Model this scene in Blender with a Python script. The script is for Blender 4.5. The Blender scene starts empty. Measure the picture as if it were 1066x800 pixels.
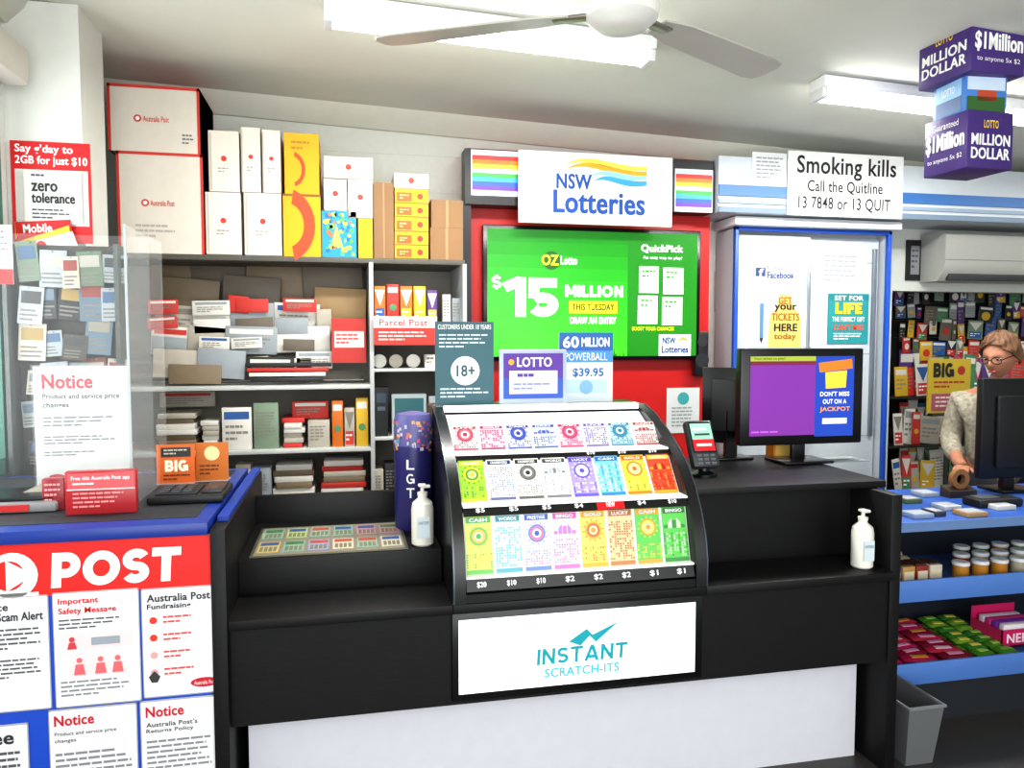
import bpy, math, random
from mathutils import Vector as V, Matrix as Mx
random.seed(4)
FP=800.0; YAW=math.radians(12.2); PIT=math.radians(3.43)
C=V((0,0,1.5))
F=V((math.sin(YAW)*math.cos(PIT),math.cos(YAW)*math.cos(PIT),-math.sin(PIT)))
R=V((math.cos(YAW),-math.sin(YAW),0)); U=R.cross(F)
def P(u,v,Y):
    d=F+R*((u-533)/FP)+U*((400-v)/FP)
    return C+d*(Y/d.y)
def PZ(u,v,Z):
    d=F+R*((u-533)/FP)+U*((400-v)/FP)
    return C+d*((Z-C.z)/d.z)
# ---------------- materials
def lin(h):
    h=h.lstrip('#'); o=[]
    for i in (0,2,4):
        c=int(h[i:i+2],16)/255; o.append(c/12.92 if c<=.04045 else ((c+.055)/1.055)**2.4)
    return o
def mixh(a,b,t):
    a=a.lstrip('#');b=b.lstrip('#')
    return '#'+''.join('%02x'%int(int(a[i:i+2],16)*(1-t)+int(b[i:i+2],16)*t) for i in(0,2,4))
_m={}
def m(h,r=.5,metal=0,em=0,noise=0,bump=0,sc=20,st=(1,1,1),spec=.5):
    k=(h,r,metal,em,noise,bump,sc,st,spec)
    if k in _m: return _m[k]
    a=bpy.data.materials.new('surface_'+h.lstrip('#')); a.use_nodes=True
    nt=a.node_tree; b=nt.nodes['Principled BSDF']; c=lin(h)
    b.inputs['Base Color'].default_value=(*c,1); b.inputs['Roughness'].default_value=r
    b.inputs['Metallic'].default_value=metal; b.inputs['Specular IOR Level'].default_value=spec
    if em:
        b.inputs['Emission Color'].default_value=(*c,1); b.inputs['Emission Strength'].default_value=em
    tc=nt.nodes.new('ShaderNodeTexCoord'); mp=nt.nodes.new('ShaderNodeMapping'); mp.inputs['Scale'].default_value=st
    nz=nt.nodes.new('ShaderNodeTexNoise'); nz.inputs['Scale'].default_value=sc; nz.inputs['Detail'].default_value=4
    nt.links.new(tc.outputs['Object'],mp.inputs[0]); nt.links.new(mp.outputs[0],nz.inputs['Vector'])
    n=noise if noise else .04
    mx=nt.nodes.new('ShaderNodeMix'); mx.data_type='RGBA'
    mx.inputs[6].default_value=(*[x*(1-n) for x in c],1); mx.inputs[7].default_value=(*[min(1,x*(1+n)) for x in c],1)
    nt.links.new(nz.outputs[0],mx.inputs[0]); nt.links.new(mx.outputs[2],b.inputs['Base Color'])
    if bump:
        bp=nt.nodes.new('ShaderNodeBump'); bp.inputs['Strength'].default_value=bump; bp.inputs['Distance'].default_value=.01
        nt.links.new(nz.outputs[0],bp.inputs['Height']); nt.links.new(bp.outputs[0],b.inputs['Normal'])
    _m[k]=a; return a
def clear(h='#f0f2f2',op=.1):
    k=('clear',h,op)
    if k in _m: return _m[k]
    a=bpy.data.materials.new('clear_plastic'); a.use_nodes=True; nt=a.node_tree
    out=nt.nodes['Material Output']; nt.nodes.remove(nt.nodes['Principled BSDF'])
    t=nt.nodes.new('ShaderNodeBsdfTransparent'); g=nt.nodes.new('ShaderNodeBsdfPrincipled'); g.inputs['Base Color'].default_value=(*lin(h),1)
    g.inputs['Roughness'].default_value=.06
    mx=nt.nodes.new('ShaderNodeMixShader'); mx.inputs[0].default_value=op
    nt.links.new(t.outputs[0],mx.inputs[1]); nt.links.new(g.outputs[0],mx.inputs[2]); nt.links.new(mx.outputs[0],out.inputs[0])
    _m[k]=a; return a
WHITE='#f4f4f2'; RED='#d8141c'
# ---------------- text
_t={}
def tmesh(s,bold):
    k=(s,bold)
    if k in _t: return _t[k]
    c=bpy.data.curves.new('t','FONT'); c.body=s; c.size=1; c.resolution_u=3; c.offset=bold; c.align_x='CENTER'
    if bold: c.space_character=1.05
    o=bpy.data.objects.new('t',c); me=bpy.data.meshes.new_from_object(o)
    vs=[(v.co.x,v.co.y) for v in me.vertices]; fs=[tuple(p.vertices) for p in me.polygons]
    bpy.data.objects.remove(o); bpy.data.curves.remove(c); bpy.data.meshes.remove(me)
    a=min(x for x,y in vs);b=max(x for x,y in vs);c0=min(y for x,y in vs);d=max(y for x,y in vs)
    vs=[((x-a)/(b-a),(y-c0)/(d-c0)) for x,y in vs]
    _t[k]=(vs,fs); return _t[k]
# heavy sign lettering built from thick strokes (unit height)
def arcp(cx,cy,rx,ry,a0,a1,n=18):
    return [(cx+rx*math.cos(math.radians(a0+(a1-a0)*i/n)),cy+ry*math.sin(math.radians(a0+(a1-a0)*i/n))) for i in range(n+1)]
def glyph(ch,t):
    a=t/2; T=1-a
    if ch=='I': return t,[[(a,0),(a,1)]]
    if ch=='L': w=.58; return w,[[(a,0),(a,1)],[(0,a),(w,a)]]
    if ch=='T': w=.76; return w,[[(0,T),(w,T)],[(w/2,0),(w/2,1)]]
    if ch=='F': w=.56; return w,[[(a,0),(a,1)],[(0,T),(w,T)],[(0,.5),(w*.9,.5)]]
    if ch=='E': w=.58; return w,[[(a,0),(a,1)],[(0,T),(w,T)],[(0,.5),(w*.9,.5)],[(0,a),(w,a)]]
    if ch=='A': w=.9; return w,[[(a*.9,0),(w/2,1)],[(w-a*.9,0),(w/2,1)],[(w*.25,.27),(w*.75,.27)]]
    if ch=='O' or ch=='0': w=.95 if ch=='O' else .74; return w,[arcp(w/2,.5,w/2-a,.5-a,0,360,32)]
    if ch=='P': w=.72; r=(T-.40)/2; return w,[[(a,0),(a,1)],[(a,T),(w-a-r,T)]+arcp(w-a-r,.40+r,r,r,90,-90)[1:]+[(a,.40)]]
    if ch=='B':
        w=.74; r=(T-.5)/2; return w,[[(a,0),(a,1)],[(a,T),(w-a-r-.03,T)]+arcp(w-a-r-.03,.5+r,r,r,90,-90)[1:]+[(a,.5)],[(a,.5),(w-a-r,.5)]+arcp(w-a-r,a+r,r,r,90,-90)[1:]+[(a,a)]]
    if ch=='N': w=.78; return w,[[(a,0),(a,1)],[(w-a,0),(w-a,1)],[(a*.9,.95),(w-a*.9,.05)]]
    if ch=='M': w=.95; return w,[[(a,0),(a,1)],[(w-a,0),(w-a,1)],[(a,.97),(w/2,.25)],[(w-a,.97),(w/2,.25)]]
    if ch=='G': w=.86; return w,[arcp(w/2,.5,w/2-a,.5-a,45,340,28),[(w*.5,.44),(w,.44)],[(w-a*.8,.05),(w-a*.8,.5)]]
    if ch=='1': w=.5; return w,[[(w-a,0),(w-a,1)],[(0,.74),(w-a,.92)]]
    if ch in 'S$':
        w=.70; r=(T-.5)/2; p=arcp(w/2,.5+r,w/2-a,r,25,270)+arcp(w/2,a+r,w/2-a,r,90,-155)[1:]
        return w,[p]+([[(w/2,-.10),(w/2,.06)],[(w/2,.94),(w/2,1.10)]] if ch=='$' else [])
    if ch=='5': w=.70; return w,[[(a*.6,T),(w-a*.3,T)],[(a,1),(a*.9,.48)],arcp(w/2-.02,.31,w/2-a+.02,.31-a,140,-150)]
    return .3,[]
def stroke(p,t):
    vs=[];fs=[]
    n=len(p)
    for i,(x,y) in enumerate(p):
        x0,y0=p[max(0,i-1)];x1,y1=p[min(n-1,i+1)]
        if i in(0,n-1) and n>3 and abs(p[0][0]-p[-1][0])+abs(p[0][1]-p[-1][1])<1e-6: x0,y0=p[-2];x1,y1=p[1]
        dx,dy=x1-x0,y1-y0; L=math.hypot(dx,dy) or 1; nx,ny=-dy/L*t/2,dx/L*t/2
        vs+=[(x+nx,y+ny),(x-nx,y-ny)]
    for i in range(n-1): fs.append((2*i,2*i+1,2*i+3,2*i+2))
    return vs,fs
WL={}
def wloc(o): return WL.get(o.name,V((0,0,0)))
# ---------------- builder
class B:
    def __init__(s,loc=(0,0,0)): s.v=[];s.f=[];s.mi=[];s.ms=[];s.M=Mx();s.loc=V(loc)
    def add(s,vs,fs,mat):
        n=len(s.v); s.v+=[s.M@V(p) for p in vs]
        if mat not in s.ms: s.ms.append(mat)
        i=s.ms.index(mat)
        for f in fs: s.f.append([n+q for q in f]); s.mi.append(i)
        return s
    def box(s,x0,x1,y0,y1,z0,z1,mat,bev=0):
        if x0>x1:x0,x1=x1,x0
        if y0>y1:y0,y1=y1,y0
        if z0>z1:z0,z1=z1,z0
        b=min(bev,(x1-x0)*.45,(y1-y0)*.45,(z1-z0)*.45)
        if b<=0:
            s.add([(x,y,z) for x in(x0,x1) for y in(y0,y1) for z in(z0,z1)],
              [(0,1,3,2),(4,6,7,5),(0,4,5,1),(2,3,7,6),(0,2,6,4),(1,5,7,3)],mat); return s
        import bmesh
        bm=bmesh.new(); bmesh.ops.create_cube(bm,size=1)
        for q in bm.verts: q.co=V(((x0+x1)/2+q.co.x*(x1-x0),(y0+y1)/2+q.co.y*(y1-y0),(z0+z1)/2+q.co.z*(z1-z0)))
        bmesh.ops.bevel(bm,geom=bm.edges[:],offset=b,segments=2,affect='EDGES',profile=.5)
        bm.verts.ensure_lookup_table()
        s.add([tuple(q.co) for q in bm.verts],[[q.index for q in f.verts] for f in bm.faces],mat); bm.free(); return s
    def q(s,x0,z0,x1,z1,y,mat): return s.add([(x0,y,z0),(x1,y,z0),(x1,y,z1),(x0,y,z1)],[(0,1,2,3)],mat)
    def tx(s,t,x0,z0,x1,z1,y,mat,bold=0):
        vs,fs=tmesh(t,min(bold,.02)); sh=[(0,0)]
        if bold>.02:
            h=(z1-z0)*min(bold-.01,.035)*.6
            sh=[(0,0),(h,0),(-h,0)]
        for i,(dx,dz) in enumerate(sh):
            s.add([(x0+a*(x1-x0)+dx,y-.00002*i,z0+b*(z1-z0)+dz) for a,b in vs],fs,mat)
        return s
    def hv(s,t,x0,z0,x1,z1,y,mat,th=.24,gap=.07,slant=0):
        g=[glyph(c,th) for c in t]; W=sum(a for a,_ in g)+gap*(len(g)-1); sx=(x1-x0)/W; sz=z1-z0; cx=0; i=0
        for w,ps in g:
            for p in ps:
                vs,fs=stroke(p,th); s.add([(x0+(cx+x+slant*(y_-.5))*sx,y-.00003*i,z0+y_*sz) for x,y_ in vs],fs,mat); i+=1
            cx+=w+gap
        return s
    def lathe(s,prof,cx,cy,mat,n=24):
        vs=[];fs=[]
        for r,z in prof:
            for i in range(n):
                a=2*math.pi*i/n; vs.append((cx+r*math.cos(a),cy+r*math.sin(a),z))
        for j in range(len(prof)-1):
            for i in range(n):
                k=(i+1)%n; fs.append((j*n+i,j*n+k,j*n+n+k,j*n+n+i))
        fs.append(tuple(range(n))[::-1]); fs.append(tuple((len(prof)-1)*n+i for i in range(n)))
        return s.add(vs,fs,mat)
    def rod(s,a,b,r,mat,n=10):
        a=V(a);b=V(b);d=(b-a); L=d.length; q=d.to_track_quat('Z','Y').to_matrix()
        vs=[]
        for e in(0,L):
            for i in range(n):
                t=2*math.pi*i/n; vs.append(a+q@V((r*math.cos(t),r*math.sin(t),e)))
        fs=[(i,(i+1)%n,n+(i+1)%n,n+i) for i in range(n)]+[tuple(range(n))[::-1],tuple(range(n,2*n))]
        return s.add(vs,fs,mat)
    def prism(s,pts,x0,x1,mat):
        n=len(pts); vs=[(x0,y,z) for y,z in pts]+[(x1,y,z) for y,z in pts]
        fs=[(i,(i+1)%n,n+(i+1)%n,n+i) for i in range(n)]+[tuple(range(n))[::-1],tuple(range(n,2*n))]
        return s.add(vs,fs,mat)
    def prismy(s,pts,y0,y1,mat):
        n=len(pts); vs=[(x,y0,z) for x,z in pts]+[(x,y1,z) for x,z in pts]
        fs=[(i,(i+1)%n,n+(i+1)%n,n+i) for i in range(n)]+[tuple(range(n))[::-1],tuple(range(n,2*n))]
        return s.add(vs,fs,mat)
    def pillow(s,cx,cy,cz,w,d,h,mat,n=8):
        vs=[];fs=[]
        for sg in(1,-1):
            for j in range(n+1):
                for i in range(n+1):
                    a=i/n*2-1;b=j/n*2-1
                    vs.append((cx+a*w/2,cy+b*d/2,cz+sg*h/2*((1-a**4)*(1-b*b))**.5))
        k=(n+1)**2
        for o in(0,k):
            for j in range(n):
                for i in range(n):
                    p=o+j*(n+1)+i; fs.append((p,p+1,p+n+2,p+n+1))
        return s.add(vs,fs,mat)
    def make(s,name,label=None,cat=None,parent=None,group=None,rot=None,kind=None):
        me=bpy.data.meshes.new(name); me.from_pydata([tuple(p) for p in s.v],[],s.f)
        for x in s.ms: me.materials.append(x)
        me.polygons.foreach_set('material_index',s.mi); me.validate(); me.update()
        me.shade_smooth(); me.set_sharp_from_angle(angle=math.radians(35))
        o=bpy.data.objects.new(name,me); bpy.context.collection.objects.link(o)
        o.location=s.loc; WL[o.name]=V(s.loc)
        if parent: o.parent=parent; o.location=s.loc-wloc(parent)
        if rot: o.rotation_euler=rot
        if label:o['label']=label
        if cat:o['category']=cat
        if group:o['group']=group
        if kind:o['kind']=kind
        return o
def thing(name,label,cat,loc=(0,0,0),group=None):
    o=bpy.data.objects.new(name,None); o.empty_display_size=.05; bpy.context.collection.objects.link(o); o.location=loc
    WL[o.name]=V(loc); o['label']=label;o['category']=cat
    if group:o['group']=group
    return o
class S(B):
    """flat object standing on the plane y=Y, surveyed in photo coordinates"""
    def __init__(s,u0,v0,u1,v1,Y,body=None,dep=.004,zb=None,bev=0):
        um=(u0+u1)/2;vm=(v0+v1)/2
        a=P(u0,vm,Y);b=P(u1,vm,Y);c=P(um,v1,Y);t=P(um,v0,Y)
        B.__init__(s,((a.x+b.x)/2,Y,c.z if zb is None else zb))
        s.W=b.x-a.x;s.H=t.z-c.z;s.u=(u0,u1);s.w=(v0,v1);s.dep=dep
        s.top=s.loc.z+s.H
        if body: s.box(-s.W/2,s.W/2,0,dep,0,s.H,body,bev)
    def X(s,u): return ((u-s.u[0])/(s.u[1]-s.u[0])-.5)*s.W
    def Z(s,v): return (s.w[1]-v)/(s.w[1]-s.w[0])*s.H
    def r(s,u0,v0,u1,v1,mat,l=1): s.q(s.X(u0),s.Z(v1),s.X(u1),s.Z(v0),-.0008*l,mat); return s
    def t(s,t,u0,v0,u1,v1,mat,bold=0,l=3): s.tx(t,s.X(u0),s.Z(v1),s.X(u1),s.Z(v0),-.0008*l,mat,bold); return s
    def h(s,t,u0,v0,u1,v1,mat,th=.24,l=3,slant=0,gap=.07): s.hv(t,s.X(u0),s.Z(v1),s.X(u1),s.Z(v0),-.0008*l,mat,th,gap,slant); return s
    def p(s,pts,mat,l=2): s.add([(s.X(u),-.0008*l,s.Z(v)) for u,v in pts],[tuple(range(len(pts)))],mat); return s
    def disc(s,u,v,ru,mat,l=2,rv=None,n=24):
        rr=ru/(s.u[1]-s.u[0])*s.W
        rz=rr if rv is None else rv/(s.w[1]-s.w[0])*s.H
        return s.add([(s.X(u)+rr*math.cos(6.2832*i/n),-.0008*l,s.Z(v)+rz*math.sin(6.2832*i/n)) for i in range(n)],[tuple(range(n))],mat)
    def bars(s,u0,v0,u1,v1,n,mat,l=2):
        h=(v1-v0)/n
        for i in range(n):
            u=u0; e=u0+(u1-u0)*(random.uniform(.75,1) if i<n-1 else .5)
            while u<e-1:
                w=min(e-u,random.uniform(.05,.16)*(u1-u0)+2); s.r(u,v0+i*h,u+w,v0+i*h+h*.42,mat,l); u+=w+max(.8,(u1-u0)*.02)
        return s
def struct(b,name,**k): return b.make(name,kind='structure',**k)
# ================= ROOM
wallm=m('#d2d4cd',.7,noise=.05,bump=.1,sc=30); ceilm=m('#e3e3d8',.8,noise=.05,sc=3); trimm=m('#cdccc0',.6)
def cz(x): return 2.76-.04*(x+.7)
XL=-1.25
floorm=m('#3e3b38',.45,noise=.35,sc=120)
struct(B().box(-1.6,6.2,-1.2,6.2,-.08,0,floorm),'floor')
struct(B().add([(-1.6,-1.2,cz(-1.6)),(6.2,-1.2,cz(6.2)),(6.2,6.2,cz(6.2)),(-1.6,6.2,cz(-1.6)),(-1.6,-1.2,cz(-1.6)+.1),(6.2,-1.2,cz(6.2)+.1),(6.2,6.2,cz(6.2)+.1),(-1.6,6.2,cz(-1.6)+.1)],[(0,3,2,1),(4,5,6,7),(0,1,5,4),(2,3,7,6),(0,4,7,3),(1,2,6,5)],ceilm),'ceiling')
XB=P(929,300,4.3).x
seam=m('#c0c1ba',.7)
b=B().prismy([(XL-.1,0),(XB,0),(XB,1.8),(6.2,1.8),(6.2,cz(6.2)),(XL-.1,cz(XL-.1))],4.3,4.4,wallm)
for i in range(2): b.box(XL,XB,4.298,4.3,2.3+i*.2,2.302+i*.2,seam)
struct(b,'wall_back')
struct(B().box(XB,6.2,5.3,5.4,0,cz(6.2)+.02,m('#5d5c58',.8)),'wall_far')
struct(B().box(6.1,6.2,-1.2,5.3,0,cz(6.2),wallm),'wall_right')
b=B()
b.box(XL-.12,XL,-1.2,1.5,0,2.78,wallm).box(XL-.12,XL,3.2,4.3,0,2.78,wallm).box(XL-.12,XL,1.5,3.2,0,1.0,wallm).box(XL-.12,XL,1.5,3.2,2.4,2.78,wallm)
struct(b,'wall_left')
teal=m('#2f6a5c',.4)
b=B()
for y in(1.5,2.3,3.14): b.box(XL-.09,XL+.02,y,y+.06,1.0,2.4,teal)
b.box(XL-.09,XL+.02,1.5,3.2,2.34,2.4,teal).box(XL-.09,XL+.02,1.5,3.2,1.0,1.06,teal)
b.box(XL-.06,XL-.055,1.5,3.2,1.03,2.37,clear())
struct(b,'window_1')
p1=P(20,100,3.3);p2=P(84,100,3.3)
struct(B().box(XL,p2.x,3.3,3.6,0,cz(XL)-.01,m('#dcdcd6',.6)),'wall_pillar')
struct(B().add([(x,y,z+cz(x)) for x in(XL,6.2) for y,z in((4.3,0),(4.3,-.1),(4.28,-.1),(4.22,-.04),(4.2,0))],[(0,1,6,5),(1,2,7,6),(2,3,8,7),(3,4,9,8),(4,0,5,9),(0,4,3,2,1),(5,6,7,8,9)],trimm),'trim_1')
struct(B().add([(x,y,z+cz(XL)) for y in(-1.2,4.3) for x,z in((XL,0),(XL,-.1),(XL+.02,-.1),(XL+.08,-.04),(XL+.1,0))],[(0,1,6,5),(1,2,7,6),(2,3,8,7),(3,4,9,8),(4,0,5,9),(0,4,3,2,1),(5,6,7,8,9)],trimm),'trim_2')
struct(B().box(XL,XL+.13,1.9,3.2,2.42,2.56,m('#d6d2c8',.5),.02),'trim_3')
zb=P(780,222,3.95).z; xb=P(748,190,3.95).x
b=B().box(xb,6.1,3.95,4.3,zb,2.5,m('#ccd2d7',.5))
b.box(xb,6.1,3.94,3.95,zb+.0,zb+.03,m('#7a8ca0',.4)).box(xb,6.1,3.94,3.95,zb+.09,zb+.15,m('#4576b4',.4)).box(xb,6.1,3.94,3.95,zb+.05,zb+.07,m('#96a8bc',.4))
struct(b,'trim_4')
# ================= CEILING LIGHTS
def tube(u0,v0,u1,v1,zc,L=None,lab=''):
    a=PZ(u0,v0,zc);c=PZ(u1,v1,zc); y=(a.y+c.y)/2; x0=a.x;x1=c.x if L is None else x0+L
    xm=(x0+x1)/2; zt=cz(xm)-.003
    t=thing('fluorescent_light',lab,'light',(xm,y,zt),'ceiling tube lights')
    B((xm,y,zt)).box(-(x1-x0)/2,(x1-x0)/2,-.06,.06,-.05,.0,m('#f2f2f2',.4),.006).make('housing',parent=t)
    for s in(-.03,.03):
        bb=B((xm,y+s,zt-.072)); bb.rod((-(x1-x0)/2+.03,0,0),((x1-x0)/2-.03,0,0),.018,m('#fcfcf6',.4,em=17)); bb.make('lamp_tube',parent=t)
    for s in(-1,1):
        B((xm+s*((x1-x0)/2-.015),y,zt-.05)).box(-.015,.015,-.05,.05,-.045,0,m('#e8e8e8',.4),.004).make('end_cap',parent=t)
    t.rotation_euler=(0,math.atan(.04),0)
    l=bpy.data.lights.new('tube','AREA'); l.shape='RECTANGLE';l.size=x1-x0;l.size_y=.12;l.energy=30;l.color=(1,1,.97)
    o=bpy.data.objects.new('tube_lamp',l); bpy.context.collection.objects.link(o); o.location=(xm,y,zt-.13)
tube(338,15,680,42,2.68,lab='white twin tube batten light on the ceiling')
tube(855,90,1066,112,2.60,1.25,lab='white tube batten light on the ceiling, lit')
# ================= CEILING FAN
fp=PZ(648,8,2.42); fx,fy=fp.x,fp.y
fan=thing('ceiling_fan','white ceiling fan with long metal-grey blades','ceiling fan',(fx,fy,2.40))
wh=m('#dedcd6',.35)
B((fx,fy,2.36)).lathe([(.02,0),(.07,.005),(.1,.03),(.105,.07),(.09,.1),(.04,.12),(.02,.13)],0,0,wh,32).make('motor_housing',parent=fan)
B((fx,fy,2.49)).lathe([(.013,0),(.013,.13),(.05,.16),(.055,cz(fx)-2.492)],0,0,wh).make('down_rod',parent=fan)
for a in(151,28,-91):
    a=math.radians(a)
    b=B((fx,fy,2.405)); b.M=Mx.Rotation(a,4,'Z')@Mx.Rotation(math.radians(-9),4,'X')
    pts=[(.15,-.035),(.25,-.055),(.68,-.068),(.73,-.058),(.745,-.03),(.745,.03),(.73,.058),(.68,.068),(.25,.055),(.15,.035)]
    k=len(pts); b.add([(x,y,0) for x,y in pts]+[(x,y,.006) for x,y in pts],[tuple(range(k))[::-1],tuple(range(k,2*k))]+[(i,(i+1)%k,k+(i+1)%k,k+i) for i in range(k)],m('#b4b1a8',.35))
    bl_=b.make('fan_blade',parent=fan)
    b=B((fx,fy,2.405)); b.M=Mx.Rotation(a,4,'Z'); b.box(.07,.2,-.02,.02,-.004,.006,m('#8a8880',.3,.6),.003); b.make('blade_bracket',parent=bl_)
# ================= SERVICE COUNTER
bk=m('#121112',.5,noise=.3,bump=.04,sc=14,st=(1,8,8),spec=.3); bk2=m('#0f0e0f',.45,noise=.2,sc=20,spec=.3)
lam=m('#d4d4da',.35)
DX0,DX1=.30,1.11
ct=thing('service_counter','black woodgrain shop counter with white plinth and low ledge','counter',(.75,2.6,0))
def part(b,n,**k): return b.make(n,parent=ct,**k)
XR=1.83
part(B().box(-.33,XR-.03,2.25,2.28,.39,.683,bk),'front_panel')
part(B().box(-.33,DX0,2.21,2.44,.683,.712,bk,.003).box(DX0,DX1,2.21,3.0,.683,.712,bk,.003).box(DX1,XR-.03,2.21,2.44,.683,.712,bk,.003),'ledge')
part(B().box(-.30,XR-.06,2.36,2.95,0.0,.683,lam),'plinth',label='white laminate plinth')
part(B().box(-.33,DX0-.005,2.44,2.92,.683,.82,bk,.003).box(-.33,DX0-.005,2.92,2.95,.683,.92,bk,.003),'display_tray')
part(B().box(DX1+.005,XR-.03,2.46,2.98,.683,.97,bk2).box(DX1+.005,XR+.04,2.36,3.0,.97,.995,bk,.003),'raised_top')
part(B().box(-.37,-.33,2.2,3.15,0,.975,bk,.002),'end_panel'); part(B().box(XR-.03,XR+.01,2.24,3.0,0,.969,bk,.002),'end_panel')
part(B().box(-.365,-.335,2.3,3.15,.976,.99,m('#153c98',.4)),'edge_trim',label='blue edge trim')
W,H=DX1-DX0,.27; s=S(465,632,738,738,2.245); s.W=W;s.H=H;s.loc=V(((DX0+DX1)/2,2.249,.405))
s.u=(465,740);s.w=(635,738)
s.box(-W/2,W/2,-.012,0,0,H,m('#0b0b0c',.3),.003)
s.box(-W/2+.02,W/2-.025,-.0135,-.011,.022,H-.02,m('#f0f8fa',.3,em=.6))
s.M=Mx.Translation((0,-.0135,0)); te=m('#0f98a4',.5,em=.15); te2=m('#4fb3bb',.5,em=.15)
s.h('INSTANT',554,684,653,703,te,.19,gap=.12,slant=.05); s.t('SCRATCH-ITS',562,708,644,719,te2,.03)
s.p([(588,678),(608,664),(614,672),(644,658),(618,681),(611,673),(601,684)],te)
s.make('light_box_sign','glowing white sign panel fixed to the counter front','sign')
# ================= TICKET DISPENSER
dk=m('#0c0d0e',.3); edge=m('#4e565c',.25,.6)
dp=thing('ticket_dispenser','curved black lottery ticket display case with lit tiers','display case',(.705,2.6,.713))
prof=[(2.205,.714),(2.205,.80),(2.22,.87),(2.25,.94),(2.30,1.02),(2.36,1.08),(2.44,1.135),(2.53,1.18),(2.64,1.225),(2.74,1.25),(2.95,1.25),(2.95,.714)]
TH=.038
for x,o in((DX0,0),(DX1-TH,TH-.004)):
    sp=B().prism(prof,x,x+TH,dk).make('side_panel',parent=dp)
    B().prism([(y-.0012,z+.0012) for y,z in prof[:10]]+[(y+.008,z-.008) for y,z in prof[:10]][::-1],x+o,x+o+.005,edge).make('edge_strip',parent=sp,label='thin grey metal edge strip')
B().box(DX0+TH,DX1-TH,2.21,2.95,.714,.74,dk).make('base',parent=dp)
B().box(DX0+TH,DX1-TH,2.72,2.95,1.238,1.25,dk).box(DX0+TH,DX1-TH,2.93,2.95,.74,1.238,dk).make('top_and_back',parent=dp)
B().box(DX0+TH,DX1-TH,2.705,2.735,1.235,1.258,m('#e9edf0',.3,em=.9),.004).make('lamp_strip',parent=dp)
rows=[((2.245,.79),(2.29,.962)),((2.335,.992),(2.43,1.108)),((2.50,1.128),(2.70,1.226))]
strips=[((2.21,.748),(2.222,.783)),((2.266,.962),(2.285,.988)),((2.42,1.104),(2.437,1.128))]
prices=[['$20','$10','$10','$2','$2','$2','$1','$1'],['$5','$5','$5','$4','NEW','$4','$10'],['$10','$10','$10']]
xi0,xi1=DX0+TH+.003,DX1-TH-.003
em_in=m('#e6e8e6',.5,em=.3)
for k,((y0,z0),(y1,z1)) in enumerate(rows):
    st=strips[k]
    bb=B().prism([(y0,z0),(y1,z1),(y1+.02,z1),(y0+.02,z0-.01)],xi0,xi1,em_in)
    bb.prism([(st[0][0]+.006,z0-.006),(st[0][0]+.006,z0),(y0+.01,z0),(y0+.01,z0-.006)],xi0,xi1,em_in)
    tr=bb.make('tier',parent=dp)
    L=math.hypot(st[1][0]-st[0][0],st[1][1]-st[0][1]); ang=math.atan2(st[1][0]-st[0][0],st[1][1]-st[0][1])
    sb=B(); sb.M=Mx.Translation((0,st[0][0],st[0][1]))@Mx.Rotation(-ang,4,'X')
    sb.box(xi0,xi1,0,.004,0,L,m('#0a0a0b',.4)); n=len(prices[k])
    for i,t in enumerate(prices[k]):
        x=xi0+ (xi1-xi0)*(i+.5)/n if k<2 else xi0+(xi1-xi0)*(.62+.15*i)
        if t=='NEW': sb.box(x-.045,x+.045,-.003,0,.001,L-.001,m(RED,.4,em=.2))
        sb.tx(t,x-.014,L*.25,x+.014,L*.75,-.0035,m('#ffffff',.5),.03)
    sb.make('price_strip',parent=tr,label='black price strip with white figures')
COLN={'#8fbf3a':'yellow-green','#f1efe6':'white','#dfe6f2':'pale blue','#9a8ad0':'purple','#6fb4dc':'sky blue','#f0b43c':'orange yellow','#d8462c':'orange red','#c4d860':'lime','#e7d25a':'yellow','#d9b98c':'tan','#57b84a':'green','#eec8d4':'pale pink','#bfe0e6':'pale teal'}
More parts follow.
